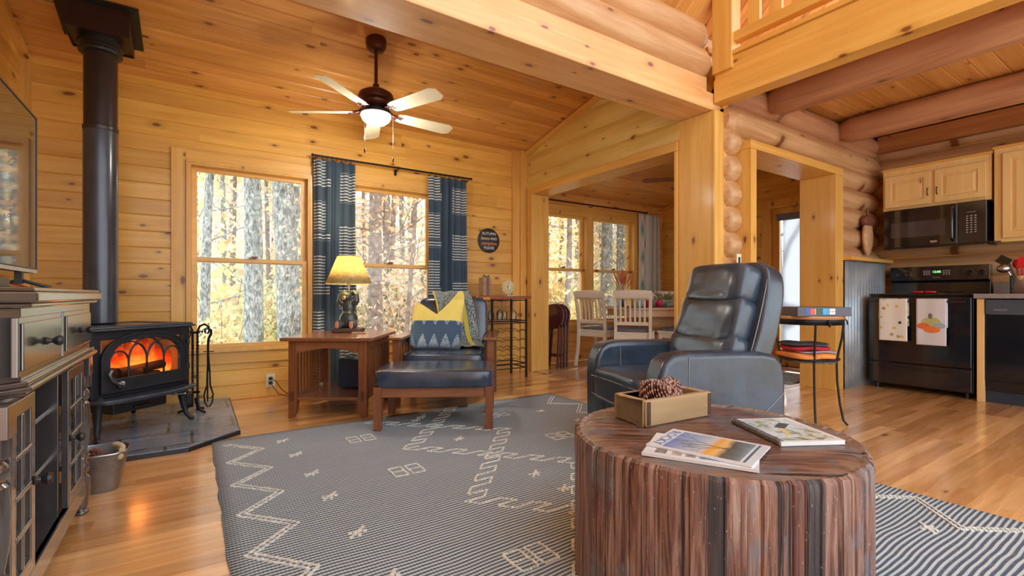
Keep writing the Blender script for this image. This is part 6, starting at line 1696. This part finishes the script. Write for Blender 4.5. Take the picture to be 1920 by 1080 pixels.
LY = leafmat('yellow leaves', (.86,.68,.26), (.93,.86,.58)); LO = leafmat('orange leaves', (.72,.36,.18), (.90,.68,.48)); LG = leafmat('yellow green leaves', (.55,.60,.28), (.88,.82,.50)); LB = leafmat('tan leaves', (.66,.54,.42), (.88,.80,.68))
def tree_meshes(seed, h, r, lean, nb, leaf_n, lsize, spread, low=.25, bare=False):
    rb = random.Random(seed)
    tr = MB(); n = 22; P = []; Rr = []
    for k in range(n):
        f = k/(n-1); P.append(Vector((lean*f*h+.08*math.sin(f*5+seed)*(1+f), .05*math.cos(f*4+seed), f*h-.2))); Rr.append(r*(1-.72*f)+(.22*r*math.exp(-k*1.3)))
    tr.tube(P, Rr, 14)
    br = MB(); ends = []
    def grow(p, d, L, rr, lv):
        q = p; pts = [p]; rs = [rr]
        for s_ in range(5):
            d = (d+Vector((rb.uniform(-.25,.25), rb.uniform(-.25,.25), rb.uniform(-.12,.2)))).normalized()
            q = q+d*L/5; pts.append(q); rs.append(rr*(1-.15*(s_+1)))
            if lv and rb.random() < .85: grow(q, (d+Vector((rb.uniform(-.9,.9), rb.uniform(-.9,.9), rb.uniform(-.3,.5)))).normalized(), L*.55, rr*.5, lv-1)
            ends.append(q)
        br.tube(pts, rs, 5, caps=False)
    for k in range(nb):
        f = low+(.95-low)*k/nb; i = int(f*(n-1)); a = rb.uniform(0, 6.28)
        grow(P[i], Vector((math.cos(a), math.sin(a), rb.uniform(.0,.6))).normalized(), spread*(1.1-f*.6)*rb.uniform(.7,1.2), max(.012, r*(.30 if not leaf_n else .16)), 2)
    lf = MB()
    for k in range(leaf_n):
        p = rb.choice(ends)+Vector((rb.gauss(0,.28), rb.gauss(0,.28), rb.gauss(0,.22)))
        a = Vector((rb.uniform(-1,1), rb.uniform(-1,1), rb.uniform(-1,1))).normalized()*lsize*rb.uniform(.6,1.2)
        b = a.orthogonal().normalized()*lsize*.7
        lf.add([p-a, p+b*.8, p+a, p-b*.8], [(0,1,2,3)])
    return tr, br, lf
def make_tree(name, label, cat, loc, args, mats, group=None):
    tr, br, lf = tree_meshes(*args)
    o = thing(name, label, cat, loc, 0, group)
    obj('trunk', tr, mats[0], o); obj('branches', br, mats[0], o)
    if lf.f:
        l = obj('foliage', lf, mats[1], o, smooth=False); l['kind'] = 'stuff'
    return o
def wxy(px, d):  # direction of view column, used to lay the wood out behind the windows
    u = (px-960)/900; return (d*(.555+.832*u), d*(.832-.555*u))
def g3(x, y): return (x, y, gz(x, y))
make_tree('oak_tree', 'thick grey lichened trunk centred in the left living room window', 'tree', g3(*wxy(465, 8.6)), (1, 15, .175, .0, 7, 260, .06, 2.2, .35), (bark, LO))
make_tree('oak_tree', 'broad grey trunk at the right side of left window', 'tree', g3(*wxy(538, 8.0)), (2, 15, .20, -.012, 8, 240, .06, 2.4, .35), (bark, LO))
make_tree('oak_tree', 'slender leaning grey trunk at the left edge of left window', 'tree', g3(*wxy(378, 9.5)), (3, 13, .10, .055, 12, 100, .05, 2.6, .12), (bark, LB))
make_tree('maple_tree', 'dark trunk with orange leaves in the right living room window', 'tree', g3(*wxy(712, 9.5)), (4, 14, .15, .0, 12, 800, .06, 2.6, .14), (bark2, LO))
make_tree('maple_tree', 'orange leafed slim maple close behind the armchair window', 'tree', g3(*wxy(765, 8.2)), (5, 7, .05, .01, 14, 900, .045, 1.8, .12), (bark2, LO))
make_tree('maple_tree', 'yellow maple filling the left dining window', 'tree', g3(*wxy(1062, 12)), (6, 9, .09, .0, 14, 2600, .075, 2.4, .08), (bark2, LY))
make_tree('oak_tree', 'straight grey trunk standing in the right dining window', 'tree', g3(*wxy(1133, 12)), (7, 15, .17, .0, 7, 300, .07, 2.4, .3), (bark, LG))
make_tree('oak_tree', 'second grey trunk right of the straight one, dining window', 'tree', g3(*wxy(1160, 13.5)), (8, 15, .19, .02, 8, 700, .07, 2.6, .2), (bark, LG))
make_tree('bare_tree', 'crooked bare tree outside the exterior door glass', 'tree', (8.95, 4.55, gz(8.95, 4.55)), (9, 7, .10, -.02, 9, 0, .05, 1.5, .35), (plain('blue grey bark', (.16,.20,.27), .9), LY))
protos = [
 make_tree('forest_tree', 'slim grey forest trunk deep in the woods beyond windows', 'tree', g3(*wxy(420, 16)), (21, 14, .10, .01, 10, 900, .10, 2.4, .10), (bark, LY), 'slim grey trunks deep in the woods'),
 make_tree('forest_tree', 'slim brown forest trunk deep in the woods beyond windows', 'tree', g3(*wxy(690, 18)), (22, 13, .08, -.015, 12, 800, .10, 2.6, .08), (bark2, LB), 'slim brown trunks deep in the woods'),
 make_tree('forest_tree', 'tall orange-leafed forest tree deep in the woods beyond windows', 'tree', g3(*wxy(770, 20)), (23, 12, .09, .02, 12, 900, .10, 2.8, .06), (bark2, LO), 'orange trees deep in the woods'),
 make_tree('forest_tree', 'yellow-leafed forest tree deep in the woods beyond windows', 'tree', g3(*wxy(1090, 20)), (24, 11, .08, 0, 12, 1700, .11, 2.6, .05), (bark2, LY), 'yellow trees deep in the woods')]
rt = random.Random(42)
def scatter(kinds, px0, px1, d0, d1, n, where):
    for k in range(n):
        px = rt.uniform(px0, px1); d = rt.uniform(d0, d1); x, y = wxy(px, d)
        if y < 9: continue
        ki = rt.choice(kinds); p = protos[ki]; s = rt.uniform(.8, 1.25)
        w_ = ('slim grey forest trunk', 'slim brown forest trunk', 'orange-leafed forest tree', 'yellow-leafed forest tree')[ki]
        dup(p, g3(x, y), rt.uniform(0, 6.28), scale=(s, s, s), label=w_+' far back in the woods seen through '+where, group=w_+'s through '+where)
scatter([0,0,1,3,1], 340, 600, 13, 34, 20, 'the left living room window')
scatter([0,1,2,2,1], 600, 840, 13, 34, 18, 'the curtained living room window')
scatter([0,1,3,3,2], 1010, 1200, 16, 38, 20, 'the dining room windows')
# understory shrubs
def shrub(name, label, loc, n, r, h, m, seed, group=None):
    rb = random.Random(seed); lf = MB(); st_ = MB()
    for k in range(14):
        a = rb.uniform(0,6.28); q = rb.uniform(.2,1)*r; st_.tube([(0,0,0),(q*.5*math.cos(a), q*.5*math.sin(a), h*.5),(q*math.cos(a), q*math.sin(a), h*rb.uniform(.7,1.1))], [.014,.010,.004], 5)
    for k in range(n):
        a = rb.uniform(0,6.28); q = math.sqrt(rb.random())*r; z = rb.uniform(.05,1)*h*(1-.35*(q/r)**2)
        p = Vector((q*math.cos(a), q*math.sin(a), z)); d = Vector((rb.uniform(-1,1), rb.uniform(-1,1), rb.uniform(-1,1))).normalized()*.055; b = d.orthogonal().normalized()*.04
        lf.add([p-d, p+b, p+d, p-b], [(0,1,2,3)])
    o = thing(name, label, 'shrub', loc, 0, group); obj('stem', st_, bark2, o); l = obj('foliage', lf, m, o, smooth=False); l['kind'] = 'stuff'; return o
s0 = shrub('autumn_shrub', 'yellow autumn shrub on the forest floor beyond the windows', g3(*wxy(420, 9.5)), 1500, 1.0, 1.5, LY, 1, 'yellow shrubs on the forest floor')
s1 = shrub('autumn_shrub', 'tan and green shrub on the forest floor beyond the windows', g3(*wxy(500, 12)), 1500, 1.2, 1.9, LG, 2, 'green-tan shrubs on the forest floor')
s2 = shrub('autumn_shrub', 'pale tan shrub on the forest floor beyond the windows', g3(*wxy(740, 11)), 1700, 1.2, 2.2, LB, 3, 'tan shrubs on the forest floor')
for (a, b, n_, ks, where) in ((350, 590, 14, (s0, s1, s2), 'left living room window'), (640, 830, 12, (s2, s2, s1), 'curtained living room window'), (1015, 1195, 14, (s0, s0, s1), 'dining room windows')):
    for k in range(n_):
        px = rt.uniform(a, b); d = rt.uniform(10, 24); x, y = wxy(px, d)
        if y > 8:
            s = rt.uniform(.8, 1.6); q = rt.choice(ks); w_ = q['label'].split(' on the')[0]; dup(q, g3(x, y), rt.uniform(0, 6.28), scale=(s, s, s), label=w_+' on the forest floor outside the '+where, group=w_+'s outside the '+where)
